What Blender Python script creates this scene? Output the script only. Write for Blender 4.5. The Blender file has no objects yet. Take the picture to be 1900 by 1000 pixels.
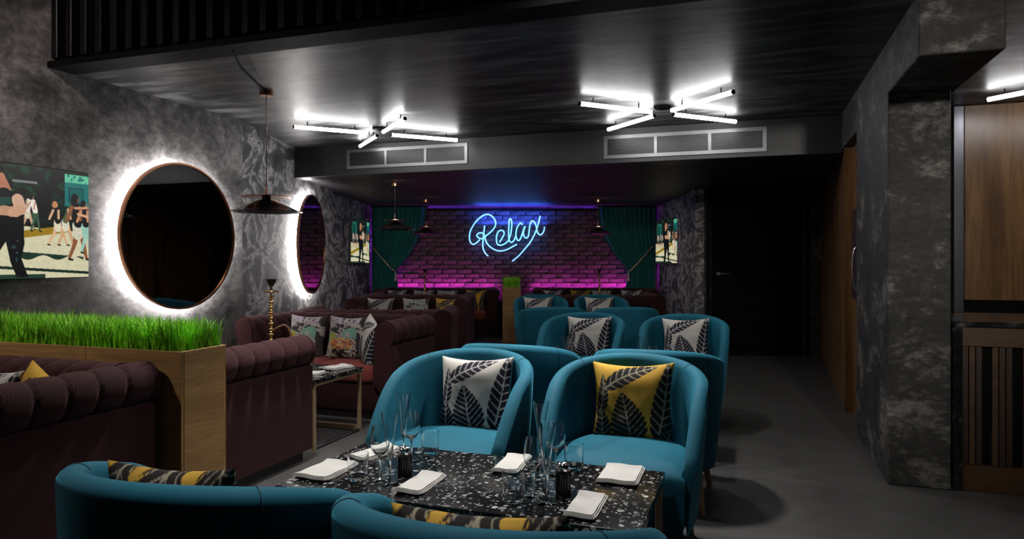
import bpy, bmesh, math, random
import numpy as np
from mathutils import Vector, Matrix

# ------------------------------------------------------------------ camera, world, light, exposure
SC = bpy.context.scene
COL = SC.collection
YAW = math.radians(19.0)
CA, SA = math.cos(YAW), math.sin(YAW)


def K(x, y, z=0.0):
    """alcove coordinates (x to the side, y into the alcove) -> room coordinates; the alcove is turned 19 degrees"""
    return (x * CA - y * SA, x * SA + y * CA, z)


cam_d = bpy.data.cameras.new('camera')
cam = bpy.data.objects.new('camera', cam_d)
COL.objects.link(cam)
cam.location = (0, 0, 1.35)
cam.rotation_euler = (math.pi / 2, 0, YAW)
cam_d.sensor_width = 36.0
cam_d.lens = 36.0 * 1280 / 1900
cam_d.shift_y = -18 / 1900
cam_d.clip_start = 0.05
SC.camera = cam

world = bpy.data.worlds.new('world')
SC.world = world
world.use_nodes = True
world.node_tree.nodes['Background'].inputs['Color'].default_value = (0.9, 0.95, 1.0, 1)
world.node_tree.nodes['Background'].inputs['Strength'].default_value = 0.004

SC.view_settings.view_transform = 'Standard'
SC.view_settings.look = 'None'
SC.view_settings.gamma = 1.0
SC.view_settings.use_curve_mapping = False
SC.view_settings.exposure = 0.0
SC.cycles.use_denoising = True
SC.cycles.max_bounces = 10
SC.cycles.transmission_bounces = 10
SC.cycles.caustics_reflective = False
SC.cycles.caustics_refractive = False
SC.cycles.sample_clamp_indirect = 4.0


def area(name, loc, target, size, power, col=(1, 1, 1), size_y=None, spread=None):
    l = bpy.data.lights.new(name, 'AREA')
    l.energy = power
    l.color = col
    l.shape = 'RECTANGLE' if size_y else 'DISK'
    l.size = size
    if size_y:
        l.size_y = size_y
    if spread:
        l.spread = math.radians(spread)
    o = bpy.data.objects.new(name, l)
    COL.objects.link(o)
    o.location = loc
    d = Vector(target) - Vector(loc)
    o.rotation_euler = d.to_track_quat('-Z', 'Y').to_euler()
    return o


# unseen lamps placed overhead to light the front seating; no fittings modelled
area('unseen_downlight', (-2.65, 3.66, 2.645), (-2.2, 3.5, 0), 0.20, 30, (1.0, 0.97, 0.93), spread=110)
area('unseen_downlight', (-0.92, 3.80, 2.645), (-0.90, 3.45, 0), 0.16, 24, (1.0, 0.97, 0.93), spread=96)
area('unseen_downlight', (-0.95, 3.12, 2.74), (-0.95, 3.06, 0), 0.22, 4, (1.0, 0.97, 0.93))  # added fill over the front chairs
area('unseen_downlight', (-0.95, 1.55, 2.74), (-0.95, 1.35, 0), 0.22, 8, (1.0, 0.97, 0.93), spread=90)  # added to lift the rims of the near chairs
area('unseen_downlight', (-4.0, 1.25, 2.74), (-3.5, 2.2, 0), 0.25, 22, (1.0, 0.93, 0.86))
area('unseen_downlight', (0.9, 2.6, 2.74), (1.0, 3.2, 0), 0.25, 3, (1.0, 0.92, 0.84))  # added to brighten the aisle floor and pillar
# unseen spots added to brighten the pillar and the plaster wall above the television
area('unseen_spot', (1.25, -0.5, 2.75), (1.0, 4.65, 1.6), 0.15, 6, (1.0, 0.95, 0.88), spread=38)
area('unseen_spot', (-3.3, 1.6, 3.6), (-4.5, 2.7, 2.6), 0.2, 9, (1.0, 0.84, 0.78), spread=100)
# unseen lamps placed under the lower ceilings to light the seats; no fittings
area('unseen_downlight', (-0.95, 5.62, 2.64), (-0.95, 5.62, 0), 0.16, 13, (1.0, 0.97, 0.93))
area('unseen_downlight', (-3.3, 4.6, 2.64), (-3.3, 5.0, 0), 0.16, 5, (1.0, 0.90, 0.82))
area('unseen_downlight', K(0.8, 8.3, 2.33), K(0.8, 8.6, 0), 0.16, 5, (1.0, 0.97, 0.93))
area('unseen_downlight', K(-1.4, 8.5, 2.33), K(-1.4, 9.0, 0), 0.16, 6, (1.0, 0.90, 0.82))
area('unseen_downlight', K(-1.3, 10.7, 2.33), K(-1.3, 11.2, 0), 0.16, 4, (1.0, 0.90, 0.82))
area('unseen_downlight', K(1.4, 10.9, 2.33), K(1.4, 11.4, 0), 0.16, 4, (1.0, 0.90, 0.82))

R = random.Random(7)

# ------------------------------------------------------------------ geometry helpers


class MB:
    """collects vertices and faces, then links them as ONE mesh object"""

    def __init__(s):
        s.v, s.f = [], []

    def add(s, v, f):
        n = len(s.v)
        s.v += [tuple(p) for p in v]
        s.f += [tuple(i + n for i in q) for q in f]
        return s

    def box(s, x0, x1, y0, y1, z0, z1, M=None):
        v = [(x, y, z) for z in (z0, z1) for y in (y0, y1) for x in (x0, x1)]
        if M is not None:
            v = [M @ Vector(p) for p in v]
        return s.add(v, [(0, 2, 3, 1), (4, 5, 7, 6), (0, 1, 5, 4), (2, 6, 7, 3), (0, 4, 6, 2), (1, 3, 7, 5)])

    def lathe(s, prof, n=24, c=(0, 0, 0), close=False):
        v, f = [], []
        m = len(prof)
        for r, z in prof:
            for k in range(n):
                a = 2 * math.pi * k / n
                v.append((c[0] + r * math.cos(a), c[1] + r * math.sin(a), c[2] + z))
        for i in range(m - 1 if not close else m):
            j = (i + 1) % m
            for k in range(n):
                l = (k + 1) % n
                f.append((i * n + k, i * n + l, j * n + l, j * n + k))
        if not close:
            if prof[0][0] > 1e-6:
                f.append(tuple(range(n))[::-1])
            if prof[-1][0] > 1e-6:
                f.append(tuple((m - 1) * n + k for k in range(n)))
        return s.add(v, f)

    def tube(s, pts, r, n=8, closed=False):
        pts = [Vector(p) for p in pts]
        m = len(pts)
        v, f = [], []
        up = None
        for i, p in enumerate(pts):
            if closed:
                t = (pts[(i + 1) % m] - pts[i - 1]).normalized()
            else:
                t = (pts[min(i + 1, m - 1)] - pts[max(i - 1, 0)]).normalized()
            if up is None:
                up = Vector((0, 0, 1)) if abs(t.z) < .9 else Vector((1, 0, 0))
            a = t.cross(up).normalized()
            up = a.cross(t).normalized()
            rr = r[i] if isinstance(r, (list, tuple)) else r
            for k in range(n):
                w = 2 * math.pi * k / n
                v.append(p + (a * math.cos(w) + up * math.sin(w)) * rr)
        for i in range(m if closed else m - 1):
            j = (i + 1) % m
            for k in range(n):
                l = (k + 1) % n
                f.append((i * n + k, i * n + l, j * n + l, j * n + k))
        if not closed:
            f.append(tuple(range(n))[::-1])
            f.append(tuple((m - 1) * n + k for k in range(n)))
        return s.add(v, f)

    def prism(s, poly, z0, z1):
        n = len(poly)
        v = [(x, y, z0) for x, y in poly] + [(x, y, z1) for x, y in poly]
        f = [tuple(range(n))[::-1], tuple(range(n, 2 * n))]
        f += [(i, (i + 1) % n, n + (i + 1) % n, n + i) for i in range(n)]
        return s.add(v, f)

    def grid(s, rows):
        m, n = len(rows), len(rows[0])
        v = [p for r in rows for p in r]
        f = [(i * n + k, i * n + k + 1, (i + 1) * n + k + 1, (i + 1) * n + k) for i in range(m - 1) for k in range(n - 1)]
        return s.add(v, f)

    def mesh(s, name, mat, smooth=None, bevel=0.0, seg=2, weld=False):
        me = bpy.data.meshes.new(name)
        me.from_pydata(s.v, [], s.f)
        if bevel or weld:
            bm = bmesh.new()
            bm.from_mesh(me)
            if weld:
                bmesh.ops.remove_doubles(bm, verts=bm.verts, dist=1e-5)
            bmesh.ops.recalc_face_normals(bm, faces=bm.faces)
            if bevel:
                bmesh.ops.bevel(bm, geom=list(bm.edges), offset=bevel, segments=seg, profile=.5, affect='EDGES', clamp_overlap=True)
            bm.to_mesh(me)
            bm.free()
        else:
            bm = bmesh.new()
            bm.from_mesh(me)
            bmesh.ops.recalc_face_normals(bm, faces=bm.faces)
            bm.to_mesh(me)
            bm.free()
        if smooth is not None:
            me.polygons.foreach_set('use_smooth', [True] * len(me.polygons))
            if smooth < 179:
                me.set_sharp_from_angle(angle=math.radians(smooth))
        me.materials.append(mat)
        me.update()
        return me

    def obj(s, name, mat, parent=None, smooth=None, bevel=0.0, seg=2, weld=False):
        return link(name, s.mesh(name, mat, smooth, bevel, seg, weld), parent)


def link(name, me, parent=None):
    o = bpy.data.objects.new(name, me)
    COL.objects.link(o)
    if parent is not None:
        o.parent = parent
    return o


def tag(o, label, cat, group=None):
    o['label'] = label
    o['category'] = cat
    if group:
        o['group'] = group
    return o


def thing(name, label, cat, loc=(0, 0, 0), rz=0.0, group=None):
    o = bpy.data.objects.new(name, None)
    o.empty_display_size = .05
    COL.objects.link(o)
    o.location = loc
    o.rotation_euler = (0, 0, rz)
    return tag(o, label, cat, group)


def struct(o):
    o['kind'] = 'structure'
    return o


def stuff(o):
    o['kind'] = 'stuff'
    return o


def dup(root, loc, rz, label, group=None):
    r = root.copy()
    COL.objects.link(r)
    r.location = loc
    r.rotation_euler = (root.rotation_euler[0], root.rotation_euler[1], rz)
    r['label'] = label
    if group:
        r['group'] = group
    for ch in list(root.children):
        c = ch.copy()
        COL.objects.link(c)
        c.parent = r
        for g in list(ch.children):
            d = g.copy()
            COL.objects.link(d)
            d.parent = c
    return r


def smoothpath(pts, k=6):
    """Catmull-Rom through the points"""
    P = [Vector(p) for p in pts]
    P = [P[0] * 2 - P[1]] + P + [P[-1] * 2 - P[-2]]
    out = []
    for i in range(1, len(P) - 2):
        for j in range(k):
            t = j / k
            a, b, c, d = P[i - 1], P[i], P[i + 1], P[i + 2]
            out.append(.5 * ((2 * b) + (c - a) * t + (2 * a - 5 * b + 4 * c - d) * t * t + (3 * b - a - 3 * c + d) * t ** 3))
    out.append(P[-2])
    return out


# ------------------------------------------------------------------ materials


def new_mat(name):
    m = bpy.data.materials.new(name)
    m.use_nodes = True
    nt = m.node_tree
    b = nt.nodes['Principled BSDF']
    return m, nt, b


def N(nt, kind, **kw):
    n = nt.nodes.new(kind)
    for k, v in kw.items():
        if k in n.inputs:
            n.inputs[k].default_value = v
        else:
            setattr(n, k, v)
    return n


def coords(nt, scale=(1, 1, 1), rot=(0, 0, 0)):
    tc = N(nt, 'ShaderNodeTexCoord')
    mp = N(nt, 'ShaderNodeMapping')
    mp.inputs['Scale'].default_value = scale
    mp.inputs['Rotation'].default_value = rot
    nt.links.new(tc.outputs['Object'], mp.inputs['Vector'])
    return mp.outputs['Vector']


def ramp(nt, fac, stops):
    r = N(nt, 'ShaderNodeValToRGB')
    e = r.color_ramp.elements
    while len(e) > 1:
        e.remove(e[-1])
    for i, (p, c) in enumerate(stops):
        q = e[0] if i == 0 else e.new(p)
        q.position = p
        q.color = (c[0], c[1], c[2], 1) if not isinstance(c, (int, float)) else (c, c, c, 1)
    nt.links.new(fac, r.inputs['Fac'])
    return r.outputs['Color']


def noise(nt, vec, scale, detail=4, rough=.55, dist=0.0):
    n = N(nt, 'ShaderNodeTexNoise')
    n.inputs['Scale'].default_value = scale
    n.inputs['Detail'].default_value = detail
    n.inputs['Roughness'].default_value = rough
    n.inputs['Distortion'].default_value = dist
    nt.links.new(vec, n.inputs['Vector'])
    return n.outputs['Fac']


def bump(nt, b, h, strength=.3, dist=.01):
    n = N(nt, 'ShaderNodeBump')
    n.inputs['Strength'].default_value = strength
    n.inputs['Distance'].default_value = dist
    nt.links.new(h, n.inputs['Height'])
    nt.links.new(n.outputs['Normal'], b.inputs['Normal'])


def mixc(nt, fac, a, b, mode='MIX'):
    m = N(nt, 'ShaderNodeMix', data_type='RGBA', blend_type=mode)
    for sock, val in ((m.inputs[0], fac), (m.inputs[6], a), (m.inputs[7], b)):
        if isinstance(val, (int, float)):
            sock.default_value = val
        elif isinstance(val, tuple):
            sock.default_value = (*val[:3], 1)
        else:
            nt.links.new(val, sock)
    return m.outputs[2]


def plain(name, col, rough=.5, metal=0.0, grain=0.0, gscale=40, gvec=(1, 1, 1), bmp=0.0, spec=None, coat=0.0):
    m, nt, b = new_mat(name)
    b.inputs['Roughness'].default_value = rough
    b.inputs['Metallic'].default_value = metal
    if spec is not None:
        b.inputs['Specular IOR Level'].default_value = spec
    if coat:
        b.inputs['Coat Weight'].default_value = coat
    v = coords(nt, gvec)
    f = noise(nt, v, gscale, 5)
    g = max(grain, .04)
    c0 = tuple(x * (1 - g) for x in col)
    c1 = tuple(min(1, x * (1 + g)) for x in col)
    nt.links.new(ramp(nt, f, [(.3, c0), (.7, c1)]), b.inputs['Base Color'])
    if bmp:
        bump(nt, b, f, bmp, .004)
    return m


def emit(name, col, strength):
    m, nt, b = new_mat(name)
    b.inputs['Base Color'].default_value = (.8, .8, .8, 1)
    b.inputs['Emission Color'].default_value = (*col, 1)
    b.inputs['Emission Strength'].default_value = strength
    return m


def wood(name, dark, light, axis='z', rough=.45, scale=1.0):
    m, nt, b = new_mat(name)
    st = {'x': (.35, 5, 5), 'y': (5, .35, 5), 'z': (5, 5, .35)}[axis]
    v = coords(nt, tuple(a * scale for a in st))
    f1 = noise(nt, v, 2.2, 8, .6, .6)
    v2 = coords(nt, tuple(a * scale * 6 for a in st))
    f2 = noise(nt, v2, 4, 4, .6)
    c = ramp(nt, f1, [(.3, dark), (.52, tuple((a + bb) / 2 for a, bb in zip(dark, light))), (.72, light)])
    c2 = ramp(nt, f2, [(.35, .62), (.65, 1.0)])
    nt.links.new(mixc(nt, .8, c, c2, 'MULTIPLY'), b.inputs['Base Color'])
    b.inputs['Roughness'].default_value = rough
    bump(nt, b, f2, .12, .003)
    return m


def plaster(name, vec, dark, mid, light, scale=2.4, lo=.40, hi=.68, ridged=False, rough=.6, dist=.6, bmp=.35, feather=.55, fvec=(1, 1, 1), fscale=16):
    """brushed plaster: large patches whose borders are frayed by a fine noise"""
    m, nt, b = new_mat(name)
    v = coords(nt, vec)
    f1 = noise(nt, v, scale, 6, .6, dist)
    f2 = noise(nt, coords(nt, fvec), fscale, 10, .76, .25)
    f3 = noise(nt, coords(nt, (1, 1, 1)), .9, 3)

    def math_(op, a, c):
        n = N(nt, 'ShaderNodeMath', operation=op)
        for k, q in enumerate((a, c)):
            if isinstance(q, (int, float)):
                n.inputs[k].default_value = q
            else:
                nt.links.new(q, n.inputs[k])
        return n.outputs[0]
    fray = math_('MULTIPLY', math_('SUBTRACT', f2, .5), feather)
    if ridged:
        a = math_('ABSOLUTE', math_('SUBTRACT', f1, .5), 0)
        a = math_('ADD', a, math_('MULTIPLY', fray, -.22))
        a = math_('ADD', a, math_('MULTIPLY', math_('SUBTRACT', f3, .45), -.10))
        base = ramp(nt, a, [(0.0, light), (.018, tuple((p + q) / 2 for p, q in zip(light, mid))), (.055, mid), (.16, dark)])
    else:
        a = math_('ADD', f1, fray)
        base = ramp(nt, a, [(lo - .2, dark), (lo, mid), (hi, light)])
    det = ramp(nt, f2, [(.34, .55), (.5, .95), (.68, 1.3)])
    c = mixc(nt, .6, base, det, 'MULTIPLY')
    lowv = ramp(nt, f3, [(.3, .7), (.7, 1.1)])
    c = mixc(nt, .6, c, lowv, 'MULTIPLY')
    nt.links.new(c, b.inputs['Base Color'])
    b.inputs['Roughness'].default_value = rough
    b.inputs['Specular IOR Level'].default_value = .35
    bump(nt, b, f2, bmp, .008)
    return m


def velvet(name, col, sheen, rough=.75, sw=.9):
    m, nt, b = new_mat(name)
    f = noise(nt, coords(nt), 3.0, 4)
    c0 = tuple(x * .82 for x in col)
    c1 = tuple(x * 1.15 for x in col)
    nt.links.new(ramp(nt, f, [(.3, c0), (.7, c1)]), b.inputs['Base Color'])
    b.inputs['Roughness'].default_value = rough
    b.inputs['Specular IOR Level'].default_value = .2
    b.inputs['Sheen Weight'].default_value = sw
    b.inputs['Sheen Roughness'].default_value = .35
    b.inputs['Sheen Tint'].default_value = (*sheen, 1)
    f2 = noise(nt, coords(nt), 500, 2)
    bump(nt, b, f2, .12, .001)
    return m


def woven(name, col):
    m, nt, b = new_mat(name)
    w = N(nt, 'ShaderNodeTexWave', wave_type='BANDS', bands_direction='DIAGONAL')
    w.inputs['Scale'].default_value = 42
    w.inputs['Distortion'].default_value = 1.2
    w.inputs['Detail'].default_value = 2
    w.inputs['Detail Scale'].default_value = 3
    nt.links.new(coords(nt), w.inputs['Vector'])
    f = noise(nt, coords(nt), 160, 2)
    mm = N(nt, 'ShaderNodeMath', operation='MULTIPLY')
    nt.links.new(w.outputs['Fac'], mm.inputs[0])
    nt.links.new(f, mm.inputs[1])
    c = ramp(nt, mm.outputs[0], [(.05, tuple(x * .7 for x in col)), (.5, tuple(x * 1.25 for x in col))])
    nt.links.new(c, b.inputs['Base Color'])
    b.inputs['Roughness'].default_value = .85
    b.inputs['Specular IOR Level'].default_value = .2
    b.inputs['Sheen Weight'].default_value = .12
    b.inputs['Sheen Tint'].default_value = (.8, .45, .5, 1)
    bump(nt, b, mm.outputs[0], .5, .004)
    return m


def terrazzo(name):
    m, nt, b = new_mat(name)
    v = coords(nt)
    # warp the coordinates a little so the chips are irregular
    nz = N(nt, 'ShaderNodeTexNoise')
    nz.inputs['Scale'].default_value = 25
    nt.links.new(v, nz.inputs['Vector'])
    mv = N(nt, 'ShaderNodeVectorMath', operation='MULTIPLY_ADD')
    nt.links.new(nz.outputs['Color'], mv.inputs[0])
    mv.inputs[1].default_value = (.03, .03, .03)
    nt.links.new(v, mv.inputs[2])
    cols = None
    for sc, thr, amt in ((70, .30, .75), (36, .28, 1.0)):
        vo = N(nt, 'ShaderNodeTexVoronoi')
        vo.inputs['Scale'].default_value = sc
        nt.links.new(mv.outputs[0], vo.inputs['Vector'])
        sep = N(nt, 'ShaderNodeSeparateColor')
        nt.links.new(vo.outputs['Color'], sep.inputs[0])
        # chip where the cell distance is small and the cell's random value is high
        sub = N(nt, 'ShaderNodeMath', operation='MULTIPLY')
        nt.links.new(sep.outputs[0], sub.inputs[0])
        sub.inputs[1].default_value = thr * 2.4
        lt = N(nt, 'ShaderNodeMath', operation='LESS_THAN')
        nt.links.new(vo.outputs['Distance'], lt.inputs[0])
        sb2 = N(nt, 'ShaderNodeMath', operation='SUBTRACT')
        nt.links.new(sub.outputs[0], sb2.inputs[0])
        sb2.inputs[1].default_value = .20
        nt.links.new(sb2.outputs[0], lt.inputs[1])
        chip = ramp(nt, sep.outputs[1], [(0, .05), (.4, .12), (.7, .26), (1, .48)])
        base = cols if cols is not None else (.006, .006, .007)
        cols = mixc(nt, lt.outputs[0], base, chip)
    nt.links.new(cols, b.inputs['Base Color'])
    b.inputs['Roughness'].default_value = .12
    b.inputs['Specular IOR Level'].default_value = .5
    return m


def attr_mat(name, rough=.85, emission=0.0):
    m, nt, b = new_mat(name)
    a = N(nt, 'ShaderNodeAttribute')
    a.attribute_name = 'Col'
    if emission:
        b.inputs['Base Color'].default_value = (.01, .01, .01, 1)
        nt.links.new(a.outputs['Color'], b.inputs['Emission Color'])
        b.inputs['Emission Strength'].default_value = emission
        b.inputs['Roughness'].default_value = .3
    else:
        f = noise(nt, coords(nt), 350, 2)
        g = ramp(nt, f, [(.3, .85), (.7, 1.0)])
        nt.links.new(mixc(nt, 1.0, a.outputs['Color'], g, 'MULTIPLY'), b.inputs['Base Color'])
        b.inputs['Roughness'].default_value = rough
        b.inputs['Specular IOR Level'].default_value = .2
        bump(nt, b, f, .15, .002)
    return m


def glass_mat(name):
    m, nt, b = new_mat(name)
    b.inputs['Base Color'].default_value = (.97, .99, .99, 1)
    b.inputs['Transmission Weight'].default_value = 1.0
    b.inputs['Roughness'].default_value = 0.0
    b.inputs['IOR'].default_value = 1.48
    return m


M = {}
M['ceiling'] = plaster('ceiling_plaster', (.7, 3.4, 1), (.018, .018, .019), (.042, .042, .044), (.20, .20, .205), 2.2, .45, .68, rough=.40, dist=.4, bmp=.08, feather=.3, fvec=(.5, 2.5, 1), fscale=6)
M['ceiling'].node_tree.nodes['Principled BSDF'].inputs['Specular IOR Level'].default_value = .22
M['ceiling_low'] = plain('low_ceiling_paint', (.034, .031, .036), .5, grain=.25, gscale=6)
M['upper'] = plain('upper_ceiling_paint', (.02, .02, .021), .8, grain=.2, gscale=4)
M['floor'] = plain('grey_microcement_floor', (.060, .058, .057), .42, grain=.18, gscale=3.5, bmp=.06)
M['wall_left'] = plaster('brushed_grey_plaster', (1, 1.3, 1.3), (.034, .033, .035), (.115, .110, .112), (.42, .405, .40), 1.9, .47, .86, bmp=.45, feather=.62, fvec=(.8, .8, 1.1), fscale=17)
M['wall_veined'] = plaster('veined_grey_plaster', (.55, .55, 1.0), (.060, .059, .063), (.13, .128, .134), (.50, .485, .48), 3.4, ridged=True, dist=.9, feather=.5, fvec=(.45, .45, 1), fscale=20)
M['pillar'] = plaster('dark_stone_plaster', (1.5, 1.5, 2.2), (.022, .021, .020), (.040, .038, .036), (.27, .26, .235), 1.8, .55, .84, dist=.7, bmp=.7, feather=.7, fvec=(.8, .8, 1.4), fscale=20)
M['brick'] = plain('dark_brown_brick', (.11, .07, .062), .85, grain=.55, gscale=14, bmp=.5)
M['brick_dark'] = plain('sooty_brick', (.075, .048, .044), .9, grain=.55, gscale=14, bmp=.5)
M['mortar'] = plain('grey_mortar', (.075, .055, .052), .95, grain=.3, gscale=30, bmp=.4)
M['black'] = plain('matt_black_paint', (.003, .003, .003), .6, spec=.06)
M['black_slat'] = plain('black_stained_slat', (.004, .004, .0045), .35, grain=.3, gscale=6, gvec=(5, 5, .4), spec=.15)
M['beam'] = plain('grey_painted_beam', (.026, .026, .027), .42, grain=.12, gscale=3)
M['vent_frame'] = plain('grey_metal_frame', (.22, .22, .23), .38, .6)
M['vent_panel'] = plain('black_mesh_panel', (.018, .018, .02), .4, grain=.3, gscale=200)
M['wood'] = wood('warm_brown_wood', (.075, .034, .012), (.29, .15, .06), 'z', .28)
M['wood_dark'] = wood('dark_brown_wood', (.022, .010, .005), (.055, .026, .011), 'z', .45)
M['wood_h'] = wood('brown_wood_across', (.040, .018, .006), (.10, .048, .016), 'x', .45)
M['planter'] = wood('honey_oak_veneer', (.28, .15, .052), (.50, .28, .105), 'x', .5, .7)
M['planter_end'] = wood('honey_oak_veneer_end', (.28, .15, .052), (.50, .28, .105), 'y', .5, .7)
M['plinth'] = plain('dark_plinth', (.012, .008, .008), .45, grain=.15, gscale=8)
M['grass'] = plain('bright_green_grass', (.24, .60, .022), .5, grain=.55, gscale=9)
M['soil'] = plain('dark_soil', (.012, .010, .007), .95, grain=.4, gscale=60, bmp=.6)
M['teal'] = velvet('teal_velvet', (.007, .100, .155), (.12, .6, .8), sw=.28)
M['teal_dark'] = plain('teal_thread', (.002, .035, .05), .8)
M['sofa'] = woven('maroon_woven_fabric', (.030, .0072, .0085))
M['sofa_seat'] = woven('rust_red_seat_fabric', (.19, .043, .034))
M['button'] = plain('maroon_button', (.02, .006, .007), .8)
M['leg'] = wood('pale_walnut_leg', (.20, .11, .06), (.42, .27, .16), 'z', .35)
M['gold'] = plain('brushed_bronze', (.48, .33, .20), .38, .45, grain=.1, gscale=30)
M['brass'] = plain('polished_brass', (.75, .48, .16), .22, 1.0, grain=.15, gscale=60)
M['copper'] = plain('copper_metal', (.60, .27, .16), .25, 1.0)
M['rod'] = plain('dark_bronze_rod', (.05, .028, .022), .4, .8)
M['frame'] = plain('dark_copper_frame', (.42, .19, .10), .3, 1.0)
M['chrome'] = plain('chrome_metal', (.7, .7, .72), .15, 1.0)
M['steel'] = plain('dark_brushed_steel', (.11, .11, .125), .3, 1.0, grain=.12, gscale=10, gvec=(8, 8, .3))
M['terrazzo'] = terrazzo('black_terrazzo_marble')
M['glass'] = glass_mat('clear_glass')
M['marble_dark'] = plaster('black_veined_marble', (1, 1, 1), (.006, .006, .006), (.012, .012, .012), (.12, .12, .12), 9, .55, .85, rough=.2, bmp=.02)
M['linen'] = plain('white_linen', (.50, .485, .465), .85, grain=.06, gscale=120, bmp=.1)
M['curtain'] = velvet('bottle_green_curtain', (.016, .15, .14), (.3, .6, .6), sw=.3)
M['mirror'] = plain('dark_mirror_glass', (.34, .33, .33), .02, 1.0)
M['shade'] = plain('black_lacquer_shade', (.006, .006, .006), .12, 0, coat=.6)
M['tube'] = emit('white_light_tube', (1, .99, .985), 26.0)
M['halo'] = emit('white_led_ring', (1.0, .965, .94), 92.0)
M['neon'] = emit('cyan_neon_tube', (.13, .47, 1.0), 1.75)
M['led_magenta'] = emit('magenta_led_strip', (.80, .05, .85), 150.0)
M['led_violet'] = emit('violet_led_strip', (.16, .04, 1.0), 30.0)
M['led_blue'] = emit('blue_led_strip', (.03, .08, 1.0), 10.0)
M['screen'] = attr_mat('television_picture', emission=.95)
M['cushion'] = attr_mat('printed_cushion_fabric')
M['bezel'] = plain('black_plastic_bezel', (.006, .006, .006), .3)
M['hose'] = plain('amber_hose', (.20, .10, .05), .4)

# ------------------------------------------------------------------ room shell
YF = 3.44        # plane of the slatted fascia
ZC = 2.66        # ceiling of the main room
ZU = 3.80        # upper ceiling over the front bay
YB = 6.85        # plane of the beam
ZL = 2.345       # lower ceiling behind the beam

struct(MB().box(-6.6, 4.2, -1.6, 15.5, -.12, 0).obj('floor', M['floor']))
struct(MB().box(-6.0, 4.2, YF + .06, YB + .3, ZC, ZC + .1).obj('ceiling', M['ceiling']))
struct(MB().box(-6.0, 4.2, -1.6, YF + .3, ZU, ZU + .1).obj('ceiling_upper', M['upper']))
c4 = [K(-3.4, 7.2)[:2], K(6.2, 4.6)[:2], K(6.2, 13.4)[:2], K(-3.4, 13.4)[:2]]
low = [(-5.6, YB + .02), (1.6, YB + .02), (1.6, 11.4), K(3.2, 13.3)[:2], K(-3.3, 13.3)[:2], (-6.6, 8.6)]
struct(MB().prism(low, ZL, ZL + .1).obj('ceiling_rear', M['ceiling_low']))

XW = -4.50
struct(MB().box(XW - .12, XW, -1.6, 5.30, 0, ZU).obj('wall_left', M['wall_left']))
# veined wall running on towards the alcove
p0 = (XW, 5.28)
p1 = K(-2.64, 13.0)[:2]
d = Vector((p1[0] - p0[0], p1[1] - p0[1])).normalized()
nrm = Vector((-d[1], d[0])) * .12
struct(MB().prism([p0, p1, (p1[0] + nrm[0], p1[1] + nrm[1]), (p0[0] + nrm[0], p0[1] + nrm[1])], 0, ZC).obj('wall_left_rear', M['wall_veined']))
# back wall of the alcove: mortar bed, bricks are children
wall_back = struct(MB().prism([K(-3.0, 13.0)[:2], K(3.2, 13.0)[:2], K(3.2, 13.12)[:2], K(-3.0, 13.12)[:2]], 0, ZL + .05).obj('wall_back', M['mortar']))
struct(MB().prism([K(2.577, 9.7)[:2], K(2.73, 9.7)[:2], K(2.9, 13.0)[:2], K(2.74, 13.0)[:2]], 0, ZL).obj('wall_right_far', M['wall_veined']))
# wall with the dark door
wd = MB()
wd.prism([K(2.70, 9.7)[:2], K(2.80, 9.7)[:2], K(2.80, 9.82)[:2], K(2.70, 9.82)[:2]], 0, ZL)
wd.prism([K(4.10, 9.7)[:2], K(4.80, 9.7)[:2], K(4.80, 9.82)[:2], K(4.10, 9.82)[:2]], 0, ZL)
struct(wd.obj('wall_rear', M['pillar']))

bme = [MB().box(-.134 + a, .134, -.012 - q, .012, -.036, .036 - b2).mesh('brick', M['brick' if k % 3 else 'brick_dark'], None, .004, 1)
       for k, (a, b2, q) in enumerate(((0, 0, .004), (.008, .004, .010), (0, .005, .0), (.004, .002, .014), (.0, .006, .007), (.006, 0, .002)))]
rows_n = 19
nb = 0
rest = MB()
for r_ in range(rows_n):
    z = .80 + r_ * .084
    for k in range(17):
        x = -2.32 + (k + (.5 if r_ % 2 else 0)) * .286
        if x > 2.32 or z > ZL:
            continue
        dd = R.uniform(-.008, .008)
        if nb < 300:
            o = link('brick', bme[R.randrange(6)], wall_back)
            o.location = K(x, 12.99 + dd, z)
            o.rotation_euler = (R.uniform(-.02, .02), R.uniform(-.006, .006), YAW + R.uniform(-.02, .02))
            nb += 1
        else:
            Mx = Matrix.Translation(K(x, 12.99 + dd, z)) @ Matrix.Rotation(YAW, 4, 'Z')
            rest.box(-.132, .132, -.018, .012, -.036, .036, Mx)
if rest.v:
    stuff(rest.obj('brick_rest', M['brick'], wall_back))

# slatted fascia between the two ceiling levels
fas = struct(MB().box(XW, 3.9, YF + .03, YF + .16, ZC - .005, ZU).obj('trim_1', M['black']))
sl = MB().box(-.026, .026, -.045, .032, ZC + .05, ZU - .02).mesh('slat', M['black_slat'], None, .004, 1)
x = XW + .06
while x < 1.9:
    o = link('slat', sl, fas)
    o.location = (x, YF, 0)
    x += .131
MB().box(XW, 3.9, YF - .046, YF + .03, ZC - .006, ZC + .034).obj('bottom_rail', M['black'], fas)

# beam with the two vents
struct(MB().box(-5.5, .80, YB, YB + .26, ZL - .03, ZC).obj('beam', M['beam'], None, None, .004, 1))
# pillar and the deep beam over it
struct(MB().box(.785, 1.115, 4.65, 5.93, 0, 2.36).obj('pillar', M['pillar'], None, None, .006, 1))
struct(MB().box(.785, 1.150, 3.85, YB + .26, 2.35, ZC + .02).obj('beam', M['pillar'], None, None, .006, 1))
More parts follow.
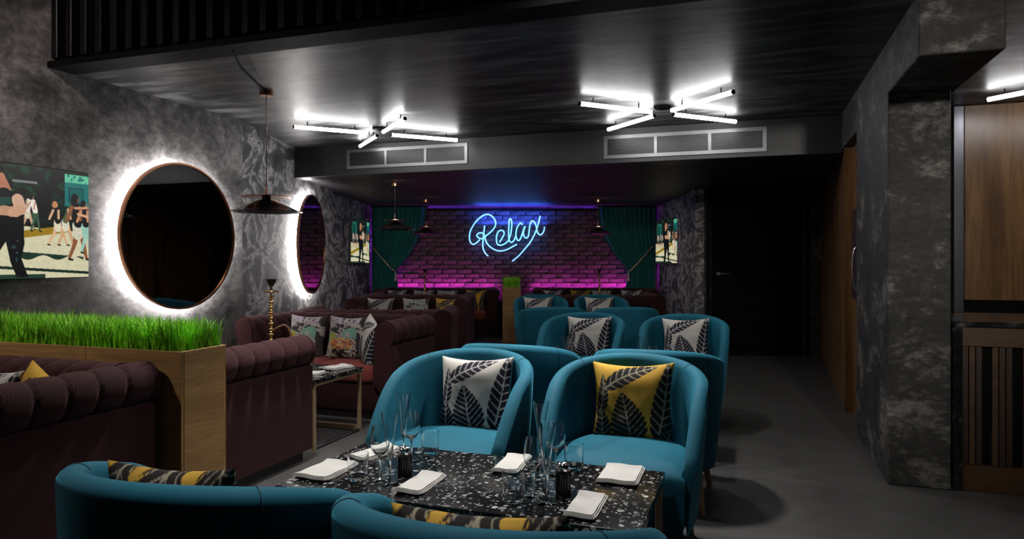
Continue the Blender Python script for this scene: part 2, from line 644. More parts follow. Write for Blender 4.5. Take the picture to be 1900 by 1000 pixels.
# brown wood wall behind the pillar
ww = struct(MB().box(.86, 1.0, 5.93, 6.72, 0, 2.34).obj('wall_right', M['wood']))
struct(MB().prism([(.80, 6.73), (.96, 10.7), (1.08, 10.7), (1.0, 6.73)], 0, ZL).obj('wall_right_rear', M['wood']))
struct(MB().box(4.08, 4.2, -1.6, 7.1, 0, ZU).obj('wall_side', M['upper']))
struct(MB().box(-6.0, 4.2, -1.72, -1.6, 0, ZU).obj('wall_front', M['upper']))

# the door in the wood wall with its pull handle
dw = struct(MB().box(.835, .862, 6.00, 6.62, 1.02, 1.78).obj('door_1', M['wood_dark'], None, None, .004, 1))
MB().tube(smoothpath([(.835, 6.22, 1.10), (.805, 6.22, 1.14), (.795, 6.22, 1.28), (.805, 6.22, 1.42), (.835, 6.22, 1.46)]), .010, 8).obj('door_handle', M['chrome'], dw, 60)['label'] = 'curved chrome pull handle'

# black door at the end of the aisle
door = struct(thing('door_2', '', 'door'))
del door['label'], door['category']
door.location = K(3.45, 9.74)
door.rotation_euler = (0, 0, YAW)
MB().box(-.66, .66, -.02, .03, .005, 2.34).obj('door_leaf', M['black'], door, None, .003, 1)
for x0 in (-.72, .665):
    MB().box(x0, x0 + .055, -.06, .08, 0, 2.345).obj('door_jamb', M['black_slat'], door, None, .003, 1)
hd = MB().box(-.575, -.525, -.034, -.02, 1.13, 1.18)
hd.tube([(-.55, -.03, 1.155), (-.55, -.065, 1.155), (-.53, -.072, 1.155), (-.40, -.072, 1.155)], .010, 8)
hd.obj('door_handle', M['chrome'], door, 50)['label'] = 'chrome lever handle'

# ------------------------------------------------------------------ vents in the beam


def vent(x0, x1, z0, z1, cuts, label):
    t = thing('air_vent', label, 'vent', (x0, YB, z0), 0, 'air vents in the grey beam')
    w, h = x1 - x0, z1 - z0
    f = MB()
    b = .034
    f.box(0, w, -.016, -.0005, 0, b).box(0, w, -.016, -.0005, h - b, h)
    f.box(0, b, -.016, -.0005, b, h - b).box(w - b, w, -.016, -.0005, b, h - b)
    for c in cuts:
        f.box(c - .014, c + .014, -.016, -.0005, b, h - b)
    f.obj('frame', M['vent_frame'], t)
    e = [b] + [v for c in cuts for v in (c - .014, c + .014)] + [w - b]
    for i in range(0, len(e), 2):
        p = MB().box(e[i], e[i + 1], -.006, -.0008, b, h - b)
        p.obj('grille_panel', M['vent_panel'], t)
        g = MB()
        zz = b + .012
        while zz < h - b - .008:
            g.box(e[i], e[i + 1], -.011, -.006, zz, zz + .004)
            zz += .016
        stuff(g.obj('louvre', M['vent_panel'], t))
    return t


vent(-4.35, -2.86, 2.385, 2.605, (.50, .99), 'three-panel air vent in the beam above the round mirrors')
vent(-1.38, .15, 2.36, 2.59, (.51, 1.02), 'three-panel air vent in the beam near the stone pillar')

# ------------------------------------------------------------------ ceiling lights: four tubes in an X


def light_x(cx, cy, label, rot=0.0, skip=()):
    t = thing('ceiling_light', label, 'lamp', (cx, cy, ZC), rot, 'crossed tube lights on the ceiling')
    MB().lathe([(.0, 0), (.075, 0), (.075, -.02), (.0, -.02)], 20).obj('ceiling_mount', M['black'], t, 40)
    for k in range(4):
        a = math.pi / 4 + k * math.pi / 2
        ux, uy = math.cos(a), math.sin(a)
        p = MB().tube([(ux * .12, uy * .12, -.060), (ux * .82, uy * .82, -.060)], .0165, 14)
        tb = p.obj('light_tube', M['tube'], t, 60)
        for q in (.108, .82):
            MB().tube([(ux * q, uy * q, -.060), (ux * (q + .012), uy * (q + .012), -.060)], .0175, 14).obj('end_cap', M['black'], tb, 60)
        for q in (.25, .70):
            MB().tube([(ux * q, uy * q, -.0435), (ux * q, uy * q, 0)], .005, 6).obj('hanger', M['black'], tb, 60)
    return t


light_x(-3.47, 6.05, 'crossed white tube light close to the round mirrors')
light_x(-.70, 5.98, 'crossed white tube light over the teal chairs')
light_x(2.34, 5.72, 'crossed white tube light over the bar counter, one arm showing')

# ------------------------------------------------------------------ round back-lit mirrors


def mirror(loc, nx, ny, rad, label):
    """disc facing (nx, ny) with a lit ring behind it"""
    t = thing('round_mirror', label, 'mirror', loc, math.atan2(ny, nx) + math.pi / 2, 'round back-lit mirrors')
    rot = Matrix.Rotation(math.pi / 2, 4, 'X')

    def turned(mb):
        mb.v = [tuple(rot @ Vector(p)) for p in mb.v]
        return mb
    turned(MB().lathe([(0, .060), (rad - .012, .060), (rad - .012, .078), (0, .078)], 96)).obj('mirror_glass', M['mirror'], t, 40)
    turned(MB().lathe([(rad - .013, .056), (rad + .002, .056), (rad + .002, .088), (rad - .013, .088)], 96, close=True)).obj('frame', M['frame'], t, 50)
    turned(MB().lathe([(rad - .060, .026), (rad - .022, .026), (rad - .022, .044), (rad - .060, .044)], 96, close=True)).obj('led_ring', M['halo'], t, 50)
    turned(MB().lathe([(0, .0), (rad - .12, .0), (rad - .12, .060), (0, .060)], 48)).obj('back_plate', M['black'], t, 40)
    return t


mirror((XW + .002, 4.49, 1.545), 1, 0, .600, 'round back-lit mirror beside the large television')
wn = Vector((d[1], -d[0]))
mirror((*[a + b * .002 for a, b in zip(Vector(p0) + d * 2.15, wn)], 1.545), wn[0] * .9991 - 0, wn[1], .615, 'round back-lit mirror on the veined wall, below the beam')

# ------------------------------------------------------------------ televisions


def inside(px, py, poly):
    r = np.zeros(px.shape, bool)
    n = len(poly)
    for i in range(n):
        x1, y1 = poly[i]
        x2, y2 = poly[(i + 1) % n]
        if y1 == y2:
            continue
        c = ((y1 > py) != (y2 > py)) & (px < (x2 - x1) * (py - y1) / (y2 - y1) + x1)
        r ^= c
    return r


def srgb(r, g, b):
    return tuple(((v / 255) / 12.92 if v / 255 < .04 else ((v / 255 + .055) / 1.055) ** 2.4) for v in (r, g, b))


def vnoise(x, y, seed=0):
    """cheap value noise on arrays"""
    rg = np.random.default_rng(seed)
    T = rg.random((64, 64))
    xi, yi = np.floor(x).astype(int), np.floor(y).astype(int)
    fx, fy = x - xi, y - yi
    fx = fx * fx * (3 - 2 * fx)
    fy = fy * fy * (3 - 2 * fy)
    g = lambda a, b: T[a % 64, b % 64]
    return (g(xi, yi) * (1 - fx) + g(xi + 1, yi) * fx) * (1 - fy) + (g(xi, yi + 1) * (1 - fx) + g(xi + 1, yi + 1) * fx) * fy


def tv_picture(X, Y):
    """X 0..1 across, Y 0..1 down: a sunny street with people walking"""
    a = (X - .56) / .44
    C = np.zeros(X.shape + (3,))

    def put(mask, col):
        C[mask] = srgb(*col)
    put(np.ones(X.shape, bool), (20, 20, 20))
    n1 = vnoise(X * 26, Y * 18, 1)
    n2 = vnoise(X * 60, Y * 40, 2)
    put((Y < .50) & (n1 > .55), (14, 34, 26))
    put((Y < .34) & (n1 * n2 > .42), (22, 60, 42))
    # turquoise house
    put((a > .69) & (Y < .33) & (Y > .03), (22, 110, 108))
    put((a > .69) & (Y < .11) & (Y > .03) & (n2 > .3), (96, 190, 150))
    put((a > .73) & (a < .94) & (Y > .15) & (Y < .30), (12, 72, 74))
    put((a > .76) & (a < .92) & (Y > .17) & (Y < .30), (8, 92, 88))
    put((X > .08) & (X < .30) & (Y > .08) & (Y < .36), (30, 96, 84))
    put((X > .12) & (X < .22) & (Y > .14) & (Y < .34), (12, 62, 56))
    put((a > .07) & (a < .35) & (abs(Y - .145) < .012), (120, 122, 120))
    # pavement, curb and ground
    ed = .545 + .02 * np.sin(X * 9)
    put(Y > ed, (196, 190, 150))
    put((Y > ed) & (n1 > .6), (206, 202, 166))
    put((Y > .60 - a * .12) & (Y < .665 - a * .12) & (a < .75), (150, 120, 28))
    put(Y > np.where(a < .75, .665 - a * .12, .575), (208, 203, 168))
    put((Y > .765) & (Y < .815 + .02 * np.sin(X * 40)) & (a > .12) & (a < .93) & (Y > .755 + .055 * a), (28, 52, 40))
    put((abs(Y - (.905 + .055 * a)) < .013), (22, 42, 34))
    put((Y > .965) & (a < .45), (34, 60, 46))
    put((abs(Y - .86) < .016) & (X < .42), (40, 60, 46))

    def cap(x1, y1, x2, y2, w, col, w2=None):
        """a limb: capsule from (x1, y1) to (x2, y2); x in units of the visible right part"""
        ax, ay, bx, by = px(x1) * ASP, y1, px(x2) * ASP, y2
        xx, yy = X * ASP, Y
        dx, dy = bx - ax, by - ay
        L2 = dx * dx + dy * dy + 1e-9
        t = np.clip(((xx - ax) * dx + (yy - ay) * dy) / L2, 0, 1)
        d = np.hypot(xx - ax - t * dx, yy - ay - t * dy)
        put(d < w + ((w if w2 is None else w2) - w) * t, col)
    ASP = 1.772
    px = lambda q: .56 + .44 * q

    def walker(x, top, h, hair, skin, shirt, short, stride=.3, lean=0.0, long=False):
        """small walking person: legs, shorts or trousers, shirt, arms, head"""
        u = h / .44 / ASP        # horizontal unit in x for one body height
        ground = top + h
        hip = top + .50 * h
        for sgn in (-1, 1):
            kx = x + sgn * stride * u * .20 + .02 * u
            fx = x + sgn * stride * u * .42
            cap(x + sgn * .03 * u, hip, kx, top + .74 * h, .050 * h, short if long else skin, .036 * h)
            cap(kx, top + .74 * h, fx, ground - .02 * h, .036 * h, short if long else skin, .022 * h)
            cap(fx, ground - .01 * h, fx + .05 * u, ground, .018 * h, (40, 34, 30))
        cap(x - .01 * u, hip - .02 * h, x + .0 * u, top + .62 * h, .085 * h, short, .078 * h)
        sx = x + lean * u
        cap(sx, top + .20 * h, x, hip - .06 * h, .080 * h, shirt, .070 * h)
        cap(sx - .07 * u, top + .20 * h, sx - .12 * u + lean * u, top + .40 * h, .026 * h, skin)
        cap(sx + .06 * u, top + .20 * h, sx + .10 * u + lean * u, top + .38 * h, .026 * h, skin)
        hx = sx + lean * .5 * u
        cap(hx, top + .07 * h, hx, top + .08 * h, .058 * h, skin)
        cap(hx - .01 * u, top + .045 * h, hx - .02 * u, top + .09 * h, .056 * h, hair)

    walker(.24, .25, .315, (30, 26, 22), (190, 160, 130), (226, 218, 204), (206, 196, 170), .42, .05)
    walker(.33, .255, .325, (40, 30, 26), (190, 150, 126), (236, 224, 214), (56, 84, 64), .30, -.07, True)
    walker(.60, .30, .40, (190, 130, 84), (214, 170, 130), (22, 22, 24), (222, 212, 184), .55, -.04)
    walker(.70, .28, .42, (60, 54, 44), (206, 160, 122), (84, 92, 62), (214, 208, 186), .42, .12)
    walker(.86, .215, .62, (18, 26, 20), (140, 86, 56), (24, 24, 26), (206, 202, 180), .34, -.03)
    walker(.965, .27, .50, (30, 24, 22), (196, 140, 104), (30, 28, 30), (150, 196, 180), .22, -.03, True)
    cap(.82, .345, 1.0, .335, .011, (206, 150, 116))
    cap(.86, .40, 1.0, .425, .012, (214, 162, 124))
    for q, tp, hh in ((-1.06, .30, .34), (-.92, .32, .33), (-.70, .29, .36), (-.52, .31, .35)):
        walker(q, tp, hh, (34, 28, 24), (180, 130, 100), (216, 208, 196), (60, 70, 60), .4, .05)
    # the large man in dark trousers, back bent over his folded arms
    put(inside(X, Y, [(px(-.42), .30), (px(-.10), .28), (px(.06), .25), (px(.20), .40), (px(.20), .62), (px(-.36), .62)]), (14, 14, 16))
    put(inside(X, Y, [(px(-.14), .02), (px(-.02), .10), (px(.02), .16), (px(.06), .23), (px(-.04), .27), (px(-.2), .27), (px(-.26), .12)]), (176, 116, 88))
    put(inside(X, Y, [(px(-.26), .0), (px(-.02), .03), (px(.0), .09), (px(-.16), .08), (px(-.26), .14)]), (18, 14, 12))
    cap(-.02, .29, -.02, .42, .075, (16, 18, 20))
    cap(.13, .31, .16, .39, .052, (206, 164, 138))
    cap(.10, .415, -.2, .405, .042, (188, 142, 112))
    cap(.16, .39, .08, .43, .045, (200, 154, 124))
    put(inside(X, Y, [(px(-.08), .30), (px(.05), .29), (px(.06), .35), (px(-.08), .38)]), (30, 66, 56))
    put(inside(X, Y, [(px(-.36), .46), (px(.19), .46), (px(.20), .60), (px(.205), .70), (px(.17), .82), (px(.25), .99), (px(.12), .99), (px(.05), .86), (px(.0), .68), (px(-.10), .80), (px(-.20), .99), (px(-.40), .99), (px(-.30), .8)]), (12, 14, 18))
    put((inside(X, Y, [(px(.02), .66), (px(.15), .66), (px(.12), .86), (px(.06), .82)])) & (n2 > .55), (44, 66, 66))
    tone = (.92 + .16 * vnoise(X * 90, Y * 60, 4))[..., None]
    C *= tone
    return C


TVW, TVH = 1.32, .745
nx_, ny_ = 420, 236
gx, gy = np.meshgrid(np.linspace(0, 1, nx_), np.linspace(0, 1, ny_))
tvc = tv_picture(gx, gy)
tmb = MB().grid([[((i / (nx_ - 1) - .5) * (TVW - .012), 0, (.5 - j / (ny_ - 1)) * (TVH - .012)) for i in range(nx_)] for j in range(ny_)])
scr_me = tmb.mesh('picture', M['screen'])


def set_col(me, cols):
    at = me.color_attributes.new('Col', 'FLOAT_COLOR', 'POINT')
    a4 = np.ones((len(me.vertices), 4), dtype=np.float32)
    a4[:, :3] = cols.reshape(-1, 3)
    at.data.foreach_set('color', a4.ravel())


set_col(scr_me, tvc)


def television(loc, rz, label):
    t = thing('television', label, 'television', loc, rz, 'wall televisions')
    cb = MB().box(-TVW / 2, TVW / 2, .002, .040, -TVH / 2, TVH / 2).obj('casing', M['bezel'], t, None, .004, 1)
    MB().box(-.25, .25, .040, .058, -.15, .15).obj('wall_bracket', M['black'], t)
    o = link('picture', scr_me, t)
    o['label'] = 'lit screen showing people walking in a sunny street'
    return t


television((XW + .06, 3.0, 1.596), math.pi / 2, 'large wall television beside the large round mirror')
television(K(-2.56, 11.66, 1.665), YAW + math.pi / 2 + math.radians(-.9), 'television on the veined wall beside the green curtain')
television(K(2.60, 11.66, 1.665), YAW - math.pi / 2 + math.radians(2.9), 'television on the alcove wall nearest the black door')

# ------------------------------------------------------------------ neon sign
NEON = {
    'letter_r': [
        [(400, 575), (350, 620), (300, 640), (262, 600), (252, 540), (262, 460), (290, 400), (340, 320), (400, 260), (460, 222), (520, 212), (570, 235), (610, 280), (628, 340), (610, 400), (560, 460), (500, 510), (460, 545), (420, 560), (380, 545), (358, 515), (372, 490), (410, 475), (450, 490), (470, 530), (490, 600), (530, 660), (590, 705), (660, 732), (730, 732), (800, 710), (870, 672), (935, 640)],
        [(470, 372), (462, 440), (455, 520), (447, 600), (445, 680), (465, 740), (495, 785), (522, 808)]],
    'letter_e': [[(682, 610), (720, 550), (748, 490), (735, 450), (700, 440), (660, 465), (640, 530), (638, 590), (655, 640), (700, 655), (760, 630), (808, 592)]],
    'letter_l': [[(808, 592), (840, 500), (855, 400), (855, 310), (838, 275), (820, 300), (815, 400), (812, 520), (825, 590), (855, 612), (890, 580), (905, 535)]],
    'letter_a': [[(1010, 365), (985, 335), (950, 370), (922, 440), (918, 520), (935, 575), (960, 585), (985, 550), (1010, 480), (1035, 400), (1047, 385), (1025, 460), (1030, 520), (1060, 550), (1090, 530), (1103, 470)]],
    'letter_x': [[(1103, 470), (1115, 370), (1135, 315), (1160, 305), (1190, 340), (1210, 400), (1220, 460), (1250, 500), (1285, 495), (1315, 450), (1325, 390)],
                 [(1262, 235), (1245, 310), (1220, 400), (1180, 500), (1120, 610), (1040, 710), (950, 810), (862, 882)]]}
ns = thing('neon_sign', 'cyan neon sign with the word Relax in flowing script on the brick wall', 'sign', K(-.092, 12.96, 1.771), YAW)
sc_ = .13 * 12.9 / 1280
for nm, strokes in NEON.items():
    for k, st in enumerate(strokes):
        off = -.045 - .03 * k
        P = [((x - 790) * sc_, off, (540 - y) * sc_) for x, y in st]
        lt = MB().tube(smoothpath(P, 5), .0128, 10).obj(nm, M['neon'], ns, 80)
        for q in (P[0], P[len(P) // 2], P[-1]):
            MB().tube([(q[0], 0, q[2]), (q[0], off + .0145, q[2])], .005, 6).obj('standoff', M['black'], lt)
l = bpy.data.lights.new('neon_glow', 'AREA')  # added area lamp, strengthens the sign's blue glow on the ceiling
l.shape = 'RECTANGLE'
l.size, l.size_y = 1.3, .5
l.energy = 36
l.color = (.03, .10, 1.0)
lo = bpy.data.objects.new('neon_glow', l)
COL.objects.link(lo)
lo.location = K(0, 12.80, 2.05)
lo.rotation_euler = (math.radians(165), 0, YAW)

l2 = bpy.data.lights.new('neon_glow', 'AREA')  # second added lamp, for the blue glow on the bricks
l2.shape = 'RECTANGLE'
l2.size, l2.size_y = 1.25, .45
l2.energy = 3.0
l2.color = (.04, .22, 1.0)
lo2 = bpy.data.objects.new('neon_glow', l2)
COL.objects.link(lo2)
lo2.location = K(-.09, 12.78, 1.77)
lo2.rotation_euler = (math.radians(90), 0, YAW)

# ------------------------------------------------------------------ led strips of the alcove
for x0, x1, lab in ((-2.40, -.30, 'magenta light strip behind the sofa beside the veined wall'), (.42, 2.50, 'magenta light strip behind the sofa nearest the black door')):
    t = thing('led_strip', lab, 'light strip', K((x0 + x1) / 2, 12.885, 0), YAW, 'light strips in the alcove')
    hw = (x1 - x0) / 2
    MB().tube([(-hw, 0, .795), (hw, 0, .795)], .006, 8).obj('light_tube', M['led_magenta'], t, 60)
    MB().box(-hw, hw, -.014, -.010, .0, .828).obj('light_shield', M['black'], t)  # added shield on the sofa side, keeps magenta light off the ceiling
    MB().box(-hw, hw, -.010, .012, .775, .779).obj('shelf_lip', M['black'], t)
for x0, lab in ((-2.30, 'violet upright light strip behind the curtain beside the veined wall'), (2.32, 'violet upright light strip behind the curtain nearest the black door')):
    tag(MB().tube([K(x0, 12.93, .95), K(x0, 12.93, 2.25)], .007, 8).obj('led_strip', M['led_violet'], None, 60), lab, 'light strip', 'light strips in the alcove')
# shallow cove added under the alcove ceiling to hide the violet strip
cv = MB()
cv.prism([K(-2.62, 12.89)[:2], K(2.70, 12.89)[:2], K(2.70, 12.896)[:2], K(-2.62, 12.896)[:2]], 2.279, 2.312)
cv.prism([K(-2.62, 12.90)[:2], K(2.70, 12.90)[:2], K(2.70, 12.985)[:2], K(-2.62, 12.985)[:2]], 2.278, 2.286)
struct(cv.obj('trim_2', M['black']))
tag(MB().tube([K(-2.50, 12.935, 2.297), K(2.58, 12.935, 2.297)], .005, 8).obj('led_strip', M['led_violet'], None, 60), 'violet light strip lying along the ceiling over the brick wall', 'light strip', 'light strips in the alcove')

# ------------------------------------------------------------------ curtains


def curtain(sgn, label, rail_label):
    """sgn -1: curtain on the veined wall side, +1: the mirrored one"""
    t = thing('curtain', label, 'curtain', K(0, 12.80), YAW, 'green curtains tied back beside the brick wall')
    xo = -2.60 if sgn < 0 else 2.66
    rows = []
    nz, nx = 48, 90
    for j in range(nz + 1):
        z = 2.33 - (2.33 - .05) * j / nz
        # inner edge: wide at the top, gathered at the tie, falling straight below
        zt = 1.15
        if z > zt:
            q = (2.33 - z) / (2.33 - zt)
            xi = 1.60 + (2.155 - 1.60) * (q ** 2.1)
        else:
            q = (zt - z) / zt
            xi = 2.155 - .06 * math.sin(min(1, q * 2) * math.pi / 2) * (1 - .2 * q)
        row = []
        for i in range(nx + 1):
            u = i / nx
            x = abs(xo) * (1 - u) + xi * u
            w = (abs(xo) - xi)
            amp = .010 + .020 * min(1, w / .9)
            yy = -amp * math.sin(u * 2 * math.pi * 12) - .012 * math.sin(u * 31 + z * 1.7)
            row.append((sgn * x, yy, z))
        rows.append(row)
    MB().grid(rows).obj('drape', M['curtain'], t, 180)
    MB().tube([(sgn * abs(xo), .0, 2.335), (sgn * 1.56, .0, 2.335)], .012, 8).obj('curtain_rail', M['black'], t, 60)
    c = MB().tube(smoothpath([(sgn * 2.60, -.05, 1.60), (sgn * 2.42, -.065, 1.40), (sgn * 2.24, -.07, 1.20), (sgn * 2.15, -.06, 1.13)], 5), .010, 6)
    cd = c.obj('tieback_cord', M['gold'], t, 60)
    MB().lathe([(0, .0), (.018, -.01), (.022, -.05), (.016, -.06), (.030, -.16), (0, -.16)], 12, (sgn * 2.15, -.065, 1.12)).obj('tassel', M['linen'], cd, 60)
    return t


curtain(-1, 'bottle green curtain tied back beside the veined wall television', '')
curtain(1, 'bottle green curtain tied back beside the television near the black door', '')

# ------------------------------------------------------------------ pendant lamps


def pendant(loc, zceil, label, cable=None):
    """loc: bottom rim centre of the shade"""
    t = thing('pendant_lamp', label, 'lamp', loc, 0, 'black disc pendant lamps')
    h = zceil - loc[2]
    MB().lathe([(.0, .098), (.040, .098), (.075, .088), (.265 * .62, .045), (.225, .018), (.268, .004), (.268, 0), (.222, .010), (.160, .036), (.07, .078), (0, .085)], 48).obj('lamp_shade', M['shade'], t, 40)
    MB().lathe([(.0, .128), (.03, .128), (.185, .121), (.187, .116), (.03, .118), (0, .116)], 48).obj('top_disc', M['copper'], t, 40)
    MB().lathe([(.032, .085), (.032, .125)], 20).obj('neck', M['shade'], t, 60)
    MB().tube([(0, 0, .125), (0, 0, .20)], .008, 8).obj('rod_sleeve', M['copper'], t, 60)
    MB().tube([(0, 0, .12), (0, 0, h)], .004, 8).obj('rod', M['rod'], t, 60)
    MB().lathe([(0, h), (.052, h), (.052, h - .035), (0, h - .035)], 24).obj('canopy', M['copper'], t, 40)
    bl = MB().lathe([(0, .03), (.03, .035), (.04, .055), (.03, .08), (0, .085)], 16).obj('bulb', M['linen'], t, 60)
    if cable:
        MB().tube([Vector(q) - Vector(loc) for q in cable], .006, 6).obj('cable', M['black'], t, 60)
    return t


pendant((-3.56, 4.46, 1.722), ZC, 'black disc pendant lamp hanging in front of the round mirrors', [(-3.56, 4.46, ZC - .008), (-3.28, 3.85, ZC - .007), (-3.05, 3.50, ZC - .007)])
pendant((-4.373, 8.01, 1.745), ZL, 'black disc pendant lamp in front of the curtain beside the veined wall')
pendant(K(-1.43, 11.45, 1.775), ZL, 'black disc pendant lamp over the farthest table of the sofa row')
pendant(K(1.43, 11.45, 1.775), ZL, 'black disc pendant lamp in front of the curtain nearest the black door')

# ------------------------------------------------------------------ cushions


def leaf(U, V, base, tip, hw, n=9, curve=0.0):
    """returns (inside mask, vein mask) of a serrated leaf with a midrib and side veins"""
    bx, by = base
    dx, dy = tip[0] - bx, tip[1] - by
    L = math.hypot(dx, dy)
    dx, dy = dx / L, dy / L
    t = ((U - bx) * dx + (V - by) * dy) / L
    s = -(U - bx) * dy + (V - by) * dx + curve * np.clip(t, 0, 1) * (1 - np.clip(t, 0, 1))
    tt = np.clip(t, 0, 1)
    prof = hw * np.sin(np.pi * tt ** .72) ** .85
    ph = (t * L - np.abs(s) * .75) / (L / n)
    fr = ph - np.floor(ph)
    prof = prof * (1 - .16 * (fr < .28))
    ins = (t > 0) & (t < 1) & (np.abs(s) < prof)
    vein = ins & ((np.abs(s) < .012 * (1 - .6 * tt)) | ((fr < .17) & (np.abs(s) < prof * .96)))
    return ins, vein


def design(kind, U, V):
    C = np.zeros(U.shape + (3,))
    n1 = vnoise(U * 9, V * 9, 3)
    if kind in ('white', 'yellow'):
        bg = np.array((.52, .49, .455)) if kind == 'white' else np.array((.50, .295, .042))
        C[:] = bg
        C *= (.86 + .22 * vnoise(U * 4, V * 14, 5))[..., None]
        dark = np.array((.012, .012, .022)) if kind == 'white' else np.array((.012, .011, .010))
        vein = np.array((.42, .40, .40)) if kind == 'white' else np.array((.27, .235, .17))
        faint = ((vnoise(U * 30 + V * 18, V * 5 - U * 3, 8) > .62) & (U < .34) & (V > .34) & (V < .62))
        C[faint] = bg * .6
        for base, tip, hw, n, cv in (((.06, .30), (.13, .86), .085, 8, .1), ((.14, .66), (.82, .97), .115, 8, -.22), ((.80, .02), (.93, 1.02), .155, 10, .30),
                                     ((.16, -.06), (.10, .42), .13, 7, 0.), ((.52, -.08), (.37, .64), .235, 10, .05), ((.90, -.12), (.97, .20), .16, 5, 0.)):
            i, v = leaf(U, V, base, tip, hw, n, cv)
            C[i] = dark
            C[v] = vein
    else:
        C[:] = (.50, .47, .44)
        a = vnoise(U * 7, V * 9, 11)
        b = vnoise(U * 22, V * 20, 12)
        sk = np.sin(18 * a + 40 * V + 9 * U)
        C[(sk > .35)] = (.28, .26, .25)
        C[(sk > .8)] = (.06, .055, .06)
        C[(V > .60) & (V < .86) & (a > .60) & (b > .35)] = (.05, .045, .055)
        C[(V > .8) & (b > .62)] = (.44, .36, .48)
        m = ((((U - .68) / .22) ** 2 + ((V - .58) / .16) ** 2) < .9 + .5 * (b - .5)) & (b > .3)
        C[m] = (.22, .46, .36)
        C[(V < .62) & (V > .50) & (U < .2) & (b > .35)] = (.26, .48, .40)
        m = ((((U - .17) / .13) ** 2 + ((V - .46) / .14) ** 2) < 1.1) & (b > .38)
        C[m] = (.44, .46, .05)
        m = ((((U - .46) / .36) ** 2 + ((V - .34) / .15) ** 2) < .9 + .9 * (b - .5)) & (b > .28)
        C[m] = (.62, .20, .05)
        C[m & (b > .6)] = (.70, .42, .16)
        C[m & (b < .38)] = (.42, .06, .02)
        m = (V < .22) & (a + b > .78)
        C[m] = (.035, .025, .022)
        C[(V < .2) & (b > .74)] = (.46, .42, .34)
        C[(U > .86) & (a > .38)] = (.05, .045, .045)
        if kind == 'grey':
            g = C.mean(axis=2, keepdims=True)
            C = g * .7 + C * .3 * .9 + .05
    return C


def cushion_mesh(kind, W=.44, H=.44, T=.15, n=110, flip=False):
    u = np.linspace(0, 1, n)
    U, V = np.meshgrid(u, u)
    a, b = 2 * U - 1, 2 * V - 1
    px = a * (1 - .115 * (1 - b * b)) * W / 2
    pz = b * (1 - .115 * (1 - a * a)) * H / 2
    th = T / 2 * (np.clip(1 - a ** 4, 0, 1) * np.clip(1 - b ** 4, 0, 1)) ** .5 * (1 - .12 * (a * a + b * b))
    rg = vnoise(U * 5, V * 5, 20) - .5
    th = th * (1 + .18 * rg)
    front = np.stack([px, -th, pz], -1).reshape(-1, 3)
    back = np.stack([px, th, pz], -1).reshape(-1, 3)
    mb = MB()
    f = []
    for j in range(n - 1):
        for i in range(n - 1):
            k = j * n + i
            f.append((k, k + 1, k + n + 1, k + n))
    m = n * n
    fb = [(k0 + m, k3 + m, k2 + m, k1 + m) for k0, k1, k2, k3 in f]
    me = bpy.data.meshes.new('cushion_' + kind)
    me.from_pydata(np.concatenate([front, back]).tolist(), [], f + fb)
    me.polygons.foreach_set('use_smooth', [True] * len(me.polygons))
    C = design(kind, 1 - U if flip else U, V)
    set_col(me, np.concatenate([C.reshape(-1, 3), C.reshape(-1, 3)]))
    me.materials.append(M['cushion'])
    return me


CM = {k: cushion_mesh(k) for k in ('white', 'yellow', 'floral', 'grey')}


def cushion(kind, loc, rz, label, group, tilt=.26, roll=0.0, scale=1.0):
    """loc: middle of the cushion's lower edge, rz: direction it faces (0 = towards -y)"""
    o = link('cushion', CM[kind])
    Mx = Matrix.Translation(loc) @ Matrix.Rotation(rz, 4, 'Z') @ Matrix.Rotation(-tilt, 4, 'X') @ Matrix.Translation((0, 0, .19 * scale)) @ Matrix.Rotation(roll, 4, 'Y')
    o.matrix_world = Mx @ Matrix.Scale(scale, 4)
    return tag(o, label, 'cushion', group)


# ------------------------------------------------------------------ teal tub chair
CR = .368   # outer radius


def chair_path(off, nb=40, ns=12, yfront=-.33):
    """plan curve, from the front end of one arm round the back to the other; off = inset from the outer face"""
    r = CR - off
    P = []
    for i in range(ns):
        t = 1 - i / ns
        P.append((-(r - .022 * t * t), yfront * t, t, -90))
    for i in range(nb + 1):
        a = math.radians(-90 + 180 * i / nb)
        P.append((r * math.sin(a), r * .97 * math.cos(a), 0, math.degrees(a)))
    for i in range(1, ns + 1):
        t = i / ns
        P.append((r - .022 * t * t, yfront * t, t, 90))
    return P


def rim_height(t, deg):
    if t <= 0:
        q = abs(deg) / 90
        return .874 - .082 * q ** 2.2
    return .792 - .075 * t - .215 * t ** 1.8


